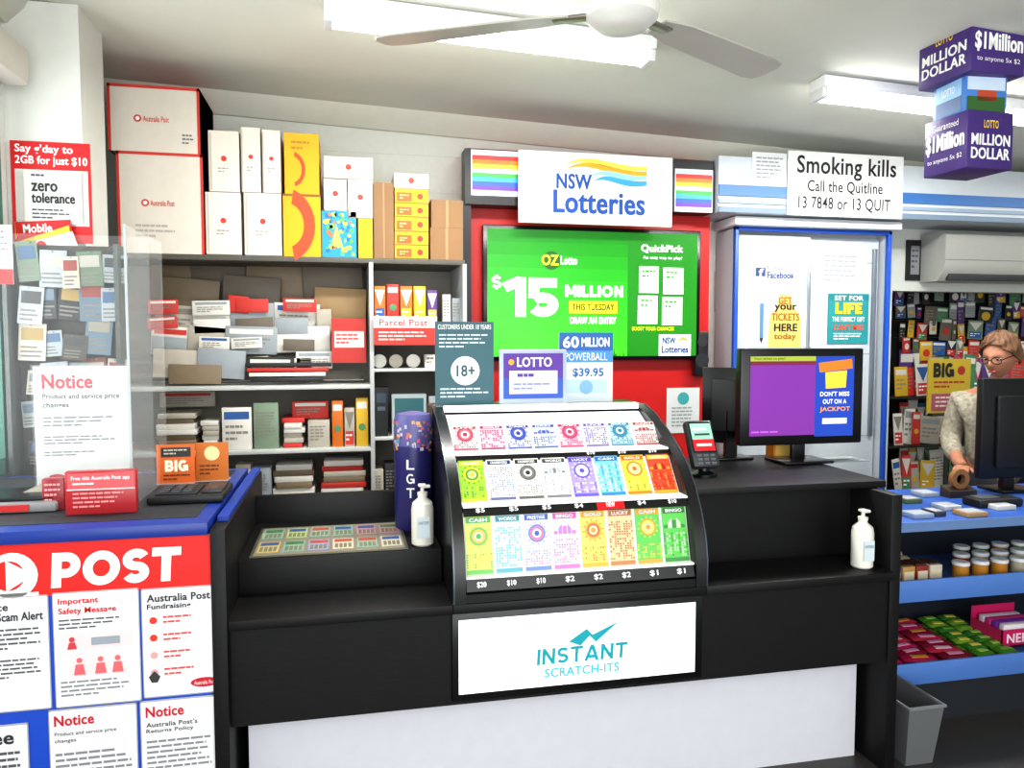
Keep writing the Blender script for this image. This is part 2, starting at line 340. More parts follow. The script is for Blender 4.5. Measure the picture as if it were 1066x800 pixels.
def ticket(x,k,w,h,base,band,dots,i,grp,txt):
    (y0,z0),(y1,z1)=rows[k]; ang=math.atan2(y1-y0,z1-z0)
    if k==2: ang-=math.radians(26)
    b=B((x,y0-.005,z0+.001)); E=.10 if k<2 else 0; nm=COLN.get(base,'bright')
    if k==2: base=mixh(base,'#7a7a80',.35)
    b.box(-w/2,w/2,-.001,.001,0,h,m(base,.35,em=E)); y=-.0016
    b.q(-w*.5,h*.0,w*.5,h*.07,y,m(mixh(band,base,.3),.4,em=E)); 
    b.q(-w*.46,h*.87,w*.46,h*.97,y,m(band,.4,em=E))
    b.tx(txt,-w*.34,h*.89,w*.34,h*.95,-.0022,m(WHITE,.4),.03)
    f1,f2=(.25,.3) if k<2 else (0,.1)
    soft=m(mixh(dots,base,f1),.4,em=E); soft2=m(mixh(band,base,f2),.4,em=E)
    sty=i%4; top=.83
    if sty in(0,2):
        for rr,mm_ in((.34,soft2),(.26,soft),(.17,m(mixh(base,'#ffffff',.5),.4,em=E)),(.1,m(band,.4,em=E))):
            b.add([(w*rr*math.cos(6.283*t/16),y-.0003*(1-rr),h*.64+w*rr*math.sin(6.283*t/16)) for t in range(16)],[tuple(range(16))],mm_)
        for q in range(12):
            a=6.283*q/12; b.add([(w*.36*math.cos(a),y,h*.64+w*.36*math.sin(a)),(w*.44*math.cos(a+.12),y,h*.64+w*.44*math.sin(a+.12)),(w*.36*math.cos(a+.24),y,h*.64+w*.36*math.sin(a+.24))],[(0,1,2)],soft)
        top=.40
    if sty==3:
        for q in range(5): b.add([(-w*.45+q*w*.18,y,h*.60),(-w*.45+q*w*.18+w*.15,y,h*.60),(-w*.45+q*w*.18+w*.15,y,h*(.66+.04*((q*7)%4))),(-w*.45+q*w*.18,y,h*(.66+.04*((q*5)%4)))],[(0,1,2,3)],soft if q%2 else soft2)
        top=.56
    stp=.0075
    nr=int((top-.1)*h/stp)
    for r in range(nr):
        for c in range(10):
            if random.random()<.6:
                cx=(-.45+c*.1)*w; zz=h*.1+r*stp; b.q(cx-w*.033,zz,cx+w*.033,zz+.005,y,soft if (r*3+c+sty)%3 else soft2)
    return b.make('scratch_ticket','%s scratch lottery ticket standing in the display case'%nm,'lottery ticket',group=grp,rot=(-ang,0,0))
r3=[('#c4d860','#3a9a50','#d89a30','CASH'),('#bfe0e6','#2a7c8c','#4898a8','WORDS'),('#dfe6f2','#2c50a8','#e04070','PRESTIGE'),('#eec8d4','#d0489a','#8a60c0','BINGO'),('#e7d25a','#e08a20','#b03a20','GOLD'),('#d9b98c','#a05a28','#8a4a20','LUCKY'),('#57b84a','#e88a28','#f0e060','CASH'),('#57b84a','#2c6c30','#e8f0e0','BINGO')]
r2=[('#8fbf3a','#e0c030','#3a7a30','DOUBLE'),('#f1efe6','#1f2c60','#30406c','CROSSWORD'),('#f1efe6','#202020','#404040','CROSSWORD'),('#f1efe6','#404048','#8090a0','WORDS'),('#9a8ad0','#5040a0','#f1efe6','LUCKY'),('#6fb4dc','#2060b0','#f0f0a0','CASH'),('#f0b43c','#d06018','#f8e8a0','GOLD'),('#d8462c','#f0c030','#8a1c14','WIN')]
r1=[('#f1efe6','#a02040','#b06070','LIVE'),('#eec8d4','#802050','#a03060','GOLD'),('#f1efe6','#203090','#4050a0','CASH'),('#dfe6f2','#303a90','#5060b0','LUCKY'),('#eec8d4','#a02050','#b05070','WIN'),('#f1efe6','#5030a0','#6850a8','LIVE'),('#bfe0e6','#207090','#407890','GOLD'),('#f1efe6','#902020','#a05050','CASH')]
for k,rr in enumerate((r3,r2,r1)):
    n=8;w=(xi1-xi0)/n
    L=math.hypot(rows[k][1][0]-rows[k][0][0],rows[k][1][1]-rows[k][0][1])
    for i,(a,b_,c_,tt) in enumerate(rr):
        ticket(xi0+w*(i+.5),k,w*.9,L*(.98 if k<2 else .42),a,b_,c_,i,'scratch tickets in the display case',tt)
w_=m(WHITE,.5,em=.05)
ZD=1.2505
def stand(S_,name,label,cat,**k):
    w=S_.W/2; S_.box(-w,w,-.012,.05,0,.004,clear(op=.35))
    return S_.make(name,label,cat,**k)
s=S(453,337,514,425,2.78,m('#36616b',.5),.006,zb=ZD)
s.t('CUSTOMERS UNDER 18 YEARS',456,340,511,345,w_,.01)
s.bars(457,350,511,366,4,m('#c8d0d4',.5)); s.disc(484,388,15,w_,2); s.t('18+',475,382,494,394,m('#2c5560',.5),.03,l=4); s.bars(458,406,510,418,3,m('#c8d0d4',.5))
stand(s,'age_limit_sign','dark teal countertop sign with white 18+ circle','sign')
s=S(520,362,590,418,2.74,m('#aab4c4',.4),.012,zb=1.26,bev=.005); s.r(524,366,586,413,m('#5a2f98',.5)).r(524,392,586,413,m('#2f55b0',.5),2)
s.r(530,384,580,408,m('#dcdee8',.5),3)
s.t('LOTTO',538,370,574,380,w_,.03); s.bars(538,387,574,395,1,m('#5a2f98',.5),5).bars(534,397,576,406,2,m('#8088b0',.5),5).disc(532,375,3,m('#f0a020',.5),3)
stand(s,'lottery_counter_sign','purple and blue framed lottery card with pale centre','sign')
s=S(582,337,638,410,2.84,m('#dde6ee',.5),.006,zb=ZD); bl=m('#2b65b0',.5)
s.r(582,337,638,356,bl).t('60',586,341,602,353,w_,.05).t('MILLION',605,342,634,352,w_,.03)
s.r(582,356,638,368,m('#4f93cf',.5)).t('POWERBALL',588,358,632,366,w_); s.t('$39.95',596,374,628,384,bl,.02).r(590,386,632,400,m('#bcd6ec',.5)).disc(610,394,7,m('#86b6dc',.5),3)
stand(s,'jackpot_counter_sign','pale blue and white jackpot price card sign','sign')
def bottle(x,y,z,lab):
    t=thing('sanitizer_bottle',lab,'bottle',(x,y,z),'hand sanitizer bottles')
    wm=m('#dedbd2',.3)
    bo=B((x,y,z)).lathe([(.03,0),(.036,.006),(.037,.12),(.033,.14),(.016,.155),(.014,.162)],0,0,wm).make('bottle_body',parent=t)
    B((x,y,z)).q(-.02,.03,.02,.1,-.0372,m('#ccd6da',.5)).tx('SANITISER',-.017,.075,.017,.085,-.0378,m('#4a6a80',.5)).make('label',parent=bo)
    B((x,y,z+.162)).lathe([(.016,0),(.017,.012),(.006,.016),(.006,.03)],0,0,wm).box(-.006,.026,-.007,.007,.026,.036,wm,.003).box(-.014,.012,-.011,.011,.03,.04,wm,.004).make('pump',parent=t)
p=P(440,567,2.50); bottle(p.x,2.50,.821,'white plastic pump bottle on the black counter tray')
p=P(895,590,2.30); bottle(p.x,2.29,.713,'white plastic pump bottle on the black ledge')
p=P(431,545,2.74); t=thing('confetti_canister','tall navy canister with colourful confetti band','canister',(p.x,2.74,.821))
b=B((p.x,2.74,.821)); b.lathe([(.066,0),(.068,.004),(.068,.30),],0,0,m('#2a2866',.35),32)
for r_,(tt) in enumerate(['T','G','L']):
    b.M=Mx.Rotation(math.radians(-10),4,'Z')@Mx.Translation((-.005,0,0)); b.hv(tt,-.014,.12+.05*r_,.014,.155+.05*r_,-.0690,w_,.16)
b.make('body',parent=t)
b=B((p.x,2.74,1.121)); b.lathe([(.068,0),(.069,.09),(.06,.11),(.02,.118)],0,0,m('#5c5a90',.4),32)
for i in range(150):
    a=random.uniform(0,2*math.pi); z=random.uniform(-.02,.08); q=.0695
    b.M=Mx.Rotation(a,4,'Z'); w=random.uniform(.003,.008); b.box(-w,w,-q-.0006,-q,z,z+random.uniform(.006,.014),m(random.choice(['#d8604a','#e0b850','#c0b8c8','#c86898','#5098a8','#c87848','#8a6ab0','#4a48a0']),.5))
b.make('lid',parent=t,label='domed lid with confetti pattern')
xa,xb_=-.27,.22
b=B((-.03,2.62,.8205)); b.box(xa,xb_,-.17,.2,0,.004,m('#5a5a4a',.4),.002); b.box(xa+.01,xb_-.01,-.16,.19,.004,.0045,m('#8f8878',.3))
b.make('counter_mat','clear-topped mat with ticket samples on the counter tray','mat')
mx_,my_=-.03,2.62
for i in range(6):
    for j in range(2):
        bb=B((mx_+xa+.05+i*.078,my_-.07+j*.17,.8256)); cc=random.choice(['#a8b87a','#c8b070','#88a898','#b88898','#9898b8','#c8c0b0'])
        bb.box(-.033,.033,-.065,.065,0,.001,m(cc,.4)); bb.box(-.028,.028,.02,.055,.001,.0014,m(random.choice(['#b05040','#4a7a50','#405a90']),.4))
        for q in range(4): bb.box(-.026+q*.014,-.016+q*.014,-.05,0,.001,.0014,m('#7a7a60',.5))
        bb.make('sample_ticket','small flat ticket sample lying under the mat','lottery ticket',group='ticket samples on the mat')
ZT=.9955
p=P(735,490,2.56); t=thing('payment_terminal','grey card payment terminal tilted on its stand','card terminal',(p.x,2.56,ZT))
b=B((p.x,2.56,ZT)); b.lathe([(.05,0),(.05,.01),(.02,.02),(.018,.06)],0,.02,dk); b.make('stand',parent=t)
TM=Mx.Rotation(math.radians(-28),4,'X')
b=B((p.x,2.56,ZT+.03)); b.M=TM; b.box(-.054,.054,-.02,.02,-.0,.185,m('#34373a',.4),.014); tb=b.make('body',parent=t)
b=B((p.x,2.56,ZT+.03)); b.M=TM; b.box(-.046,.046,-.0225,-.02,.055,.172,m('#1a2026',.2))
b.q(-.041,.105,.041,.167,-.0235,m('#8fd0a8',.3,em=.35)).q(-.041,.06,.041,.104,-.0235,m('#c82028',.3,em=.3)).q(-.034,.14,.02,.15,-.0245,m('#e8f0e8',.3,em=.3)).q(-.03,.12,.03,.128,-.0245,m('#305040',.3)).q(-.03,.078,.03,.088,-.0245,m('#f0d8d8',.3)); b.make('screen',parent=tb)
b=B((p.x,2.56,ZT+.03)); b.M=TM
for i in range(3):
    for j in range(3): b.box(-.036+i*.026,-.017+i*.026,-.023,-.02,.008+j*.015,.018+j*.015,m('#5a5d60',.5),.001)
b.make('keypad',parent=tb)
Ym=2.78
s=S(771,363,898,463,Ym); t=thing('customer_monitor','black flat monitor showing purple and blue panels','monitor',(s.loc.x,Ym,ZT))
s.box(-s.W/2,s.W/2,0,.045,0,s.H,m('#0c0c0d',.3),.006); dh=s.make('display_housing',parent=t)
s=S(771,363,898,463,Ym); s.M=Mx.Translation((0,-.001,0))
s.r(780,371,847,453,m('#7b2f95',.3,em=.5)).r(847,371,888,455,m('#1c44a8',.3,em=.5)).r(780,371,847,376,m('#a0b038',.3,em=.4),2).r(780,376,847,380,m('#7a2040',.3,em=.4),2).bars(782,448,840,452,1,m('#c060d0',.3,em=.4),2)
s.t('Your ticket to play!',783,372,815,375,m('#303030',.3),l=4)
wt=m(WHITE,.3,em=.5);yt=m('#f2a01c',.3,em=.5)
s.p([(850,378),(885,374),(886,384),(851,388)],m('#ea7a22',.3,em=.5),3); s.p([(857,388),(880,386),(879,404),(858,405)],m('#f2c840',.3,em=.5),3)
s.t('DON\'T MISS',852,408,883,413,wt,.02,l=4).t('OUT ON A',855,416,880,421,wt,.02,l=4).t('JACKPOT',852,424,884,430,yt,.02,l=4); s.r(855,436,881,442,m('#e8e8f0',.3,em=.4),3)
s.make('screen',parent=dh)
B((s.loc.x,Ym,ZT)).box(-.03,.03,.02,.04,.0,s.loc.z-ZT+.05,dk,.004).make('neck',parent=t)
B((s.loc.x,Ym,ZT)).box(-.11,.11,-.06,.1,0,.012,dk,.005).make('base',parent=t)
s=S(736,383,786,462,2.93); t=thing('staff_monitor','black office monitor turned away behind the counter top','monitor',(s.loc.x,2.93,ZT))
s.M=Mx.Rotation(math.radians(-35),4,'Z'); s.box(-.12,.12,0,.03,0,s.H,m('#0c0c0d',.3),.006).box(-.08,.08,-.02,0,.05,s.H-.05,m('#141518',.5),.01); s.make('display_housing',parent=t)
B((s.loc.x,2.93,ZT)).box(-.025,.025,-.01,.015,0,.2,dk).box(-.08,.08,-.05,.06,0,.01,dk,.003).make('monitor_stand',parent=t)
B((P(895,487,2.8).x-.08,2.8,ZT)).box(-.08,.08,-.06,.06,0,.004,m('#8a8f94',.7),.001).make('mouse_mat','grey mat on the black counter top','mat')
s=S(864,466,894,482,2.9,m('#d88a20',.5),.06,zb=ZT) ; s.loc.x=1.82; s.r(866,469,892,480,m('#e8c060',.5)); s.make('leaflet_box','small orange and yellow box on the counter','box')
# ================= LOTTERY WALL UNIT
redw=m('#c21410',.45); Yr=4.12
xa=P(487,300,Yr).x; xc=P(738,300,Yr).x
B().box(xa,xc,Yr,4.29,.0,P(600,160,Yr).z,redw).make('display_wall_panel','glossy red panel fixed to the back wall','wall panel')
zt=P(610,217,4.0).z
B().box(xa-.045,xa+.0,4.0,4.29,0.0,zt+.01,m('#0c0c0d',.4)).make('panel_post','black vertical edge post beside the red panel','post')
s=S(484,161,743,217,3.98,m('#121216',.4),.12)
for u0,v0,u1,v1 in((491,163,539,207),(701,172,741,216)):
    cols=['#b8d4f0','#e02a28','#f07a18','#f4c020','#e8e8d8','#38a848','#38a0d8','#2858c0','#6a38a8','#c8d8ee']
    h=(v1-v0)/len(cols)
    s.r(u0-1,v0-1,u1+1,v1+1,m('#e8e8f0',.4))
    for i,cc in enumerate(cols): s.r(u0,v0+i*h,u1,v0+(i+1)*h,m(cc,.4,em=.15),2)
s.make('display_header','black header box with rainbow striped panels','sign header')
s=S(540,160,700,234,3.93,m('#f1f2f4',.4,em=.05),.02,bev=.003)
bl=m('#0f4a9c',.5,em=.05)
s.t('NSW',578,182,614,198,bl,.04).t('Lotteries',575,199,670,223,bl,.04)
def wave(s,pts0,pts1,mat,l):
    n=24
    def bz(p,t): 
        q=1-t; return tuple(q**3*p[0][i]+3*q*q*t*p[1][i]+3*q*t*t*p[2][i]+t**3*p[3][i] for i in(0,1))
    for i in range(n):
        s.p([bz(pts0,i/n),bz(pts0,(i+1)/n),bz(pts1,(i+1)/n),bz(pts1,i/n)][::-1],mat,l)
wave(s,[(590,176),(615,160),(635,180),(672,176)],[(590,177),(615,168),(635,186),(672,182)],m('#f0a428',.5,em=.1),2)
wave(s,[(588,172),(612,156),(635,174),(672,171)],[(588,173),(614,162),(635,181),(672,175)],m('#f8d858',.5,em=.1),2)
wave(s,[(617,188),(632,176),(645,190),(672,186)],[(617,189),(632,182),(645,198),(672,191)],m('#3f9ade',.5,em=.1),2)
wave(s,[(612,184),(630,170),(645,184),(672,181)],[(612,185),(630,176),(645,192),(672,184)],m('#8fc6ee',.5,em=.1),3)
s.make('lottery_shop_sign','white sign with blue lettering and yellow and blue waves','sign')
s=S(503,237,729,375,4.06); t=thing('wall_television','wide black-framed television showing green jackpot screen','television',tuple(s.loc))
s.box(-s.W/2,s.W/2,0,.05,0,s.H,m('#070708',.25),.006); tf=s.make('television_frame',parent=t)
s=S(503,237,729,375,4.06); s.M=Mx.Translation((0,-.001,0))
E=.55
g1=m('#1f8a14',.3,em=E);g3=m('#17780f',.3,em=E);ye=m('#f4e424',.3,em=E);ww=m('#ffffff',.3,em=.9)
n=10
for i in range(n):
    t0=i/n; cc='#%02x%02x%02x'%(int(16+50*t0),int(125+85*t0),int(14+18*t0)); s.r(507,241+i*13,650,241+(i+1)*13,m(cc,.3,em=E))
for i in range(60):
    u=random.uniform(508,646); hgt=random.uniform(4,12); s.p([(u,371),(u+2.5,371),(u+2+random.uniform(-3,3),371-hgt)],m(random.choice(['#3f9a1c','#62c832','#2c8414']),.3,em=E),2)
s.r(650,241,725,371,g3)
s.disc(571,272,9,m('#1f5a10',.3,em=.3),2).t('OZ',561,266,578,277,ye,.04,l=4).t('Lotto',580,267,597,276,ww,.02,l=4)
s.h('$',511,289,521,301,ww,.2,l=4).h('15',524,290,578,330,ww,.25,l=4).h('MILLION',585,297,645,309,ww,.24,l=4,gap=.1)
s.r(589,313,639,326,ye,3).t('THIS TUESDAY',592,316,636,323,m('#20500c',.3),.04,l=5).t('DRAW AN ENTRY',590,330,638,337,ww,.04,l=4)
s.t('QuickPick',664,253,709,262,ww,.04,l=4).t('An easy way to play!',666,265,708,269,ww,.01,l=4)
for a_ in((662,276,683,304),(688,277,710,305),(661,307,682,337),(687,308,709,338)):
    s.r(*a_,m('#f4f4ec',.3,em=.7),3); s.bars(a_[0]+3,a_[1]+4,a_[2]-3,a_[1]+14,2,g1,4); s.bars(a_[0]+3,a_[1]+16,a_[2]-3,a_[3]-3,4,m('#70a868',.3,em=.5),4)
blk_=m('#0c3c88',.4)
s.t('BOOST YOUR CHANCES',655,340,700,344,ye,.02,l=4); s.r(684,348,719,371,m('#e4eaf0',.3,em=.5),3).t('NSW',688,351,702,358,blk_,.04,l=6).t('Lotteries',687,360,716,368,blk_,.04,l=6).p([(703,356),(710,350),(717,355),(710,354)],m('#f0a428',.4,em=.2),6)
s.make('screen',parent=tf)
s=S(694,404,728,451,4.115,m('#d2d4d2',.5)); s.disc(711,415,6,m('#40a0a0',.5)).bars(699,424,723,446,6,m('#909898',.5)); s.make('wall_notice','small pale notice paper on the red wall','notice')
s=S(612,398,634,424,4.115,m('#d8d8d4',.5)); s.bars(615,402,631,420,4,m('#909090',.5)); s.make('wall_notice','tiny white notice paper on the red wall','notice')
s=S(745,345,757,395,4.295,m('#e8e8e6',.5)); s.bars(747,350,755,390,9,m('#a0a0a0',.5)); s.make('wall_notice','narrow white list pinned to the pale wall','notice')
s=S(744,283,761,325,4.29,m('#b6b2aa',.5)); s.r(746,288,759,320,m('#7a8088',.5)); s.make('wall_notice','small framed grey card on the pale wall','notice')
s=S(724,345,738,392,4.06,m('#18181a',.4),.05,bev=.01); s.disc(731,356,5,m('#303034',.3)).disc(731,375,7,m('#2a2a2e',.3)); s.make('wall_speaker','slim black speaker on the wall beside television','speaker')
# ================= CIGARETTE CUPBOARD
Yc=4.05
s=S(764,238,926,462,Yc); t=thing('storage_cupboard','white sliding cupboard framed in bright blue','cupboard',(s.loc.x,Yc,0))
W,H=s.W,s.H+s.loc.z; bf=m('#1b52b4',.35); cx_=s.loc.x
B((cx_,Yc,0)).box(-W/2+.002,W/2-.002,.12,.235,0,H-.01,m('#bcc2c8',.5)).box(-W/2+.002,-W/2+.02,.03,.12,0,H-.01,m('#bcc2c8',.5)).box(W/2-.02,W/2-.002,.03,.12,0,H-.01,m('#bcc2c8',.5)).make('body',parent=t)
B((cx_,Yc,0)).box(-W/2,-W/2+.024,0,.03,0,H,bf,.004).box(W/2-.024,W/2,0,.03,0,H,bf,.004).box(-W/2,W/2,0,.03,H-.024,H,bf,.004).make('frame',parent=t,label='bright blue frame')
B((cx_,Yc,0)).box(-W/2-.03,W/2+.03,-.05,.235,H,H+.05,m('#dcdee0',.4),.01).make('top_rail',parent=t)
ds=[]
for a_,c_,y in((-W/2+.03,.0,.05),(-.02,W/2-.03,.08)):
    bb=B((cx_,Yc,0)).box(a_,c_,y,y+.02,.06,H-.04,m('#c2c8cd',.4),.003)
    for z in (.9,1.4,1.95): bb.box(a_+.01,c_-.01,y-.002,y,z,z+.006,m('#9aa2a8',.4))
    ds.append(bb.make('door',parent=t))
B((cx_,Yc,0)).box(-.02,.0,.035,.05,.9,H-.2,m('#98a0a6',.3,.6),.003).make('door_handle',parent=ds[0])
B((cx_,Yc,0)).box(W/2-.075,W/2-.05,.06,.08,.9,H-.1,m('#8a9298',.3,.6),.003).make('door_handle',parent=ds[1])
s=S(777,254,846,363,Yc+.046,m('#dfe1e3',.5),.003)
s.r(779,361,846,363,m('#b0b4b8',.5)); fb=m('#2f4a88',.5)
s.r(786,279,796,288,fb).t('f',789,280,794,288,w_,.03).t('Find us on',798,277,820,281,m('#3a3a3a',.5)).t('Facebook',798,283,826,290,fb,.03)
s.p([(811,306),(823,306),(825,318),(834,330),(835,362),(800,362),(801,330),(809,318)],m('#dcc070',.5),2)
for i,(t_,a_,c_,h) in enumerate((('GET',810,824,313),('your',806,829,321),('TICKETS',803,832,330),('HERE',806,830,341),('today',806,829,351))): s.t(t_,a_,h-4,c_,h+4,m('#2a2418' if i%2 else '#a06c08',.5),.05,l=4)
s.r(791,316,795,352,m('#5a86c8',.5)).p([(791,352),(795,352),(793,358)],m('#303030',.5)); s.make('cupboard_poster','white poster with blue logo and yellow lettering','poster')
s=S(850,256,902,302,Yc+.076,m('#e6e6e2',.5),.003); s.bars(858,266,894,296,6,m('#a4a8aa',.5)); s.make('cupboard_notice','large white paper taped on the cupboard door','notice')
s=S(862,306,904,358,Yc+.073,m('#2a9094',.5),.003); s.r(862,306,904,313,m('#1f8088',.5)).t('SET FOR',868,308,898,313,w_,.02).h('LIFE',869,315,897,327,m('#f4c838',.5),.26).t('THE PERFECT GIFT',866,330,900,335,w_,.02).t("CAN'T MISS",868,338,899,344,m('#e8502c',.5),.03).bars(868,347,898,355,3,w_); s.make('cupboard_poster','teal poster with yellow and white lettering','poster')
s=S(820,160,940,226,3.935,m('#eeeeec',.5),.004); d_=m('#1c1c1e',.6)
s.t('Smoking kills',829,164,932,188,d_,.015).t('Call the Quitline',840,189,918,203,d_,.01).t('13 7848 or 13 QUIT',831,206,927,221,d_,.01); s.make('smoking_warning_sign','white warning sign with black lettering on the bulkhead','sign')
s=S(783,159,819,192,3.946,m('#dcdede',.5),.0035); s.bars(787,164,815,188,6,m('#9aa0a4',.5)); s.make('bulkhead_notice','small white notice fixed on the bulkhead','notice')
# ================= HANGING CUBES
def face(b,ang,w,h,items):
    b.M=Mx.Rotation(math.radians(ang),4,'Z')
    for it in items:
        if it[0]=='t': b.tx(it[1],it[2]*w,it[3]*h,it[4]*w,it[5]*h,-w/2-.0026,it[6],it[7])
        else: b.q(it[1]*w,it[2]*h,it[3]*w,it[4]*h,-w/2-.001,it[5])
    b.M=Mx()
Yh=2.6; hp=P(1009,100,Yh); hg=thing('hanging_cube_display','stack of three purple and blue cardboard cubes on string','hanging sign',(hp.x,Yh,P(1012,188,Yh).z))
pur=m('#4a2f7c',.45);sky=m('#4f86cc',.45)
def cube(v0,v1,w,col,ang,left,right,dx=0):
    z0=P(1012,v1,Yh).z;z1=P(1012,v0,Yh).z; b=B((hp.x+dx,Yh,z0)); h=z1-z0
    b.M=Mx.Rotation(math.radians(ang),4,'Z'); b.box(-w/2,w/2,-w/2,w/2,0,h,col,.003)
    face(b,ang,w,h,right); face(b,ang-90,w,h,left); b.make('cube_box',parent=hg)
yl=m('#f0d040',.4,em=.1)
fr=[('t','$1Million',-.44,.36,.44,.72,w_,.05),('t','Guaranteed',-.3,.78,.3,.9,w_,0),('t','to anyone 5x $2',-.4,.18,.4,.29,w_,0)]
fl=[('t','MILLION',-.42,.40,.42,.60,w_,.05),('t','DOLLAR',-.42,.16,.42,.36,w_,.05),('t','LOTTO',-.16,.70,.16,.84,yl,.02)]
cube(32,88,.25,pur,3,fl,fr)
cube(84,128,.175,sky,-4,[('q',-.4,.5,.4,.9,m('#9ac4ec',.5)),('q',-.4,.15,.4,.5,m('#4a6a9a',.5)),('t','LOTTO',-.2,.6,.2,.78,w_,.03)],[('q',-.45,.1,.45,.45,m('#3a6a30',.5)),('q',-.2,.35,.25,.6,m('#c05030',.5)),('q',-.45,.6,.45,.9,m('#d0e0f0',.5))])
cube(124,182,.21,pur,2,fr,fl)
z=P(1012,32,Yh).z; B((hp.x,Yh,z)).rod((0,0,0),(0,0,cz(hp.x)-z),.0015,m('#dddddd',.5),6).make('string',parent=hg)
# ================= BACK SHELVES (LEFT)
Ys=3.86
Zs=P(300,267,Ys).z; xr=P(484,300,Ys).x; xm=P(385,400,Ys).x
zz=[P(270,402,3.8).z,P(270,469,3.8).z,P(270,525,3.8).z]
sh=thing('shelving_unit','grey metal shelving unit against the back wall','shelving',((XL+xr)/2,4.1,0))
B().box(XL+.02,xr,Ys,4.28,Zs-.025,Zs,m('#5a564e',.5),.002).make('shelf_board',parent=sh)
for z in zz: B().box(XL+.02,xm,3.8,4.28,z-.02,z,m('#c4c6c2',.4),.002).make('shelf_board',parent=sh)
zq=[P(420,v,3.8).z for v in(336,384,455,520)]
for z in zq: B().box(xm+.02,xr-.02,3.8,4.28,z-.015,z,m('#c4c6c2',.4),.002).make('shelf_board',parent=sh)
B().box(XL+.02,xr,4.27,4.285,.05,Zs-.025,m('#8f8a80',.6)).make('back_panel',parent=sh)
for x in(xm,xr-.02): B().box(x,x+.02,3.8,4.27,0,Zs-.025,m('#b4b6b6',.4)).make('upright',parent=sh)
def carton(u0,v0,u1,v1,dep,zb,style,lab,Y=Ys):
    col={'w':'#dfd7cb','y':'#e8a814','o':'#e8a81e','k':'#8a6844'}[style[0]] if style!='bk' else '#2f94b8'
    s=S(u0,v0,u1,v1,Y,m(col,.6,noise=.06),dep,zb=zb+.0004)
    r_=m('#d23a2c',.5); k=(u1-u0)
    if style=='w':
        s.r(u0+k*.05,v0+2,u0+k*.10,v1-2,m('#c0b8ae',.5)).r(u0,v1-.8,u1,v1,m('#8a8278',.5)).r(u0,v0,u0+.7,v1,m('#a8a096',.5)); s.disc(u0+k*.5,v0+(v1-v0)*.45,min(3,k*.12),r_); s.bars(u0+k*.3,v0+(v1-v0)*.6,u0+k*.72,v0+(v1-v0)*.7,2,m('#a09890',.5))
    if style=='wR':
        hw=s.W/2
        for x in(-hw,hw-.012): s.box(x,x+.012,-.002,dep+.001,0,s.H,r_)
        s.box(-hw,hw,-.002,dep+.001,s.H-.012,s.H+.001,r_)
        s.disc(u0+k*.32,v0+(v1-v0)*.5,4,r_); s.disc(u0+k*.32,v0+(v1-v0)*.5,2.2,w_,3); s.t('Australia Post',u0+k*.38,v0+(v1-v0)*.5-3,u0+k*.66,v0+(v1-v0)*.5+3,r_,.01)
        if v1-v0<80: s.bars(u1-k*.2,v1-20,u1-k*.06,v1-8,3,m('#707070',.5))
        else: s.bars(u0+k*.2,v1-30,u0+k*.7,v1-14,3,m('#b8b0a8',.5))
    if style in('ys','yS'):
        big=style=='ys'
        s.r(u0,v0,u1,v0+2.5,m('#8a5a0c',.5)) if big else s.bars(u0+k*.2,v0+8,u0+k*.85,v0+20,2,m('#b07a10',.5))
        for i in range(12):
            a0=-1.3+i*.216;a1=a0+.216; cu,cv=u0+k*(.1 if big else .2),(v0+v1)/2+(0 if big else 6); Ro=k*(.75 if big else .4);Ri=k*(.45 if big else .3)
            e=lambda a:math.cos(a/1.4)**.5
            s.p([(cu+Ri*math.cos(a0),cv+Ri*1.3*math.sin(a0)),(cu+(Ri+(Ro-Ri)*e(a0))*math.cos(a0),cv+Ro*1.3*math.sin(a0)),(cu+(Ri+(Ro-Ri)*e(a1))*math.cos(a1),cv+Ro*1.3*math.sin(a1)),(cu+Ri*math.cos(a1),cv+Ri*1.3*math.sin(a1))],m('#e0491c',.5))
    if style=='y': s.bars(u0+k*.15,v0+k*.2,u0+k*.8,v0+k*.6,3,m('#c88a10',.5))
    if style=='o': s.r(u0,v1-1,u1,v1,m('#8a5a0c',.5)).r(u0+2,v0+(v1-v0)*.25,u0+k*.5,v1-2,m('#e85a14',.5)); s.disc(u0+k*.75,(v0+v1)/2,3,m('#d8301c',.5)).bars(u0+5,v0+6,u0+15,v1-3,2,m('#f8d890',.5))
    if style=='bk':
        for i in range(60): s.disc(random.uniform(u0+3,u1-3),random.uniform(v0+3,v1-3),random.uniform(1,2.8),m(random.choice(['#6ab040','#e0d050','#2870b0','#58b898','#e87838','#a8dc60']),.5),2+i%4)
        s.p([(u0+10,v1-12),(u0+15,v0+14),(u0+22,v1-10)],m('#f0e860',.5),6)
    if style=='k': s.r(u0+k*.46,v0,u0+k*.54,v1,m('#a08058',.4))
    s.make('postal_carton' if style!='bk' else 'gift_box',lab,'box',group='parcel cartons on the top shelf')
    return s.top+.0004
wl='white parcel carton with small red mark'
z=carton(122,158,212,263,.38,Zs,'wR','large white carton with red edges on shelf'); carton(112,89,208,158,.38,z,'wR','white carton with red edges on top of another')
z=carton(214,200,251,265,.3,Zs,'w',wl); carton(217,135,249,199,.3,z,'w',wl)
z=carton(254,200,293,265,.3,Zs,'w',wl); carton(251,131,271,199,.3,z,'w',wl); carton(273,133,292,199,.3,z,'w',wl)
z=carton(295,201,334,266,.3,Zs,'ys','yellow carton with big red curved logo'); carton(296,137,332,200,.3,z,'yS','yellow carton with small red curve stacked on another')
z=carton(335,219,371,267,.25,Zs,'bk','blue and green patterned gift box on shelf'); z=carton(337,185,361,218,.25,z,'w',wl)
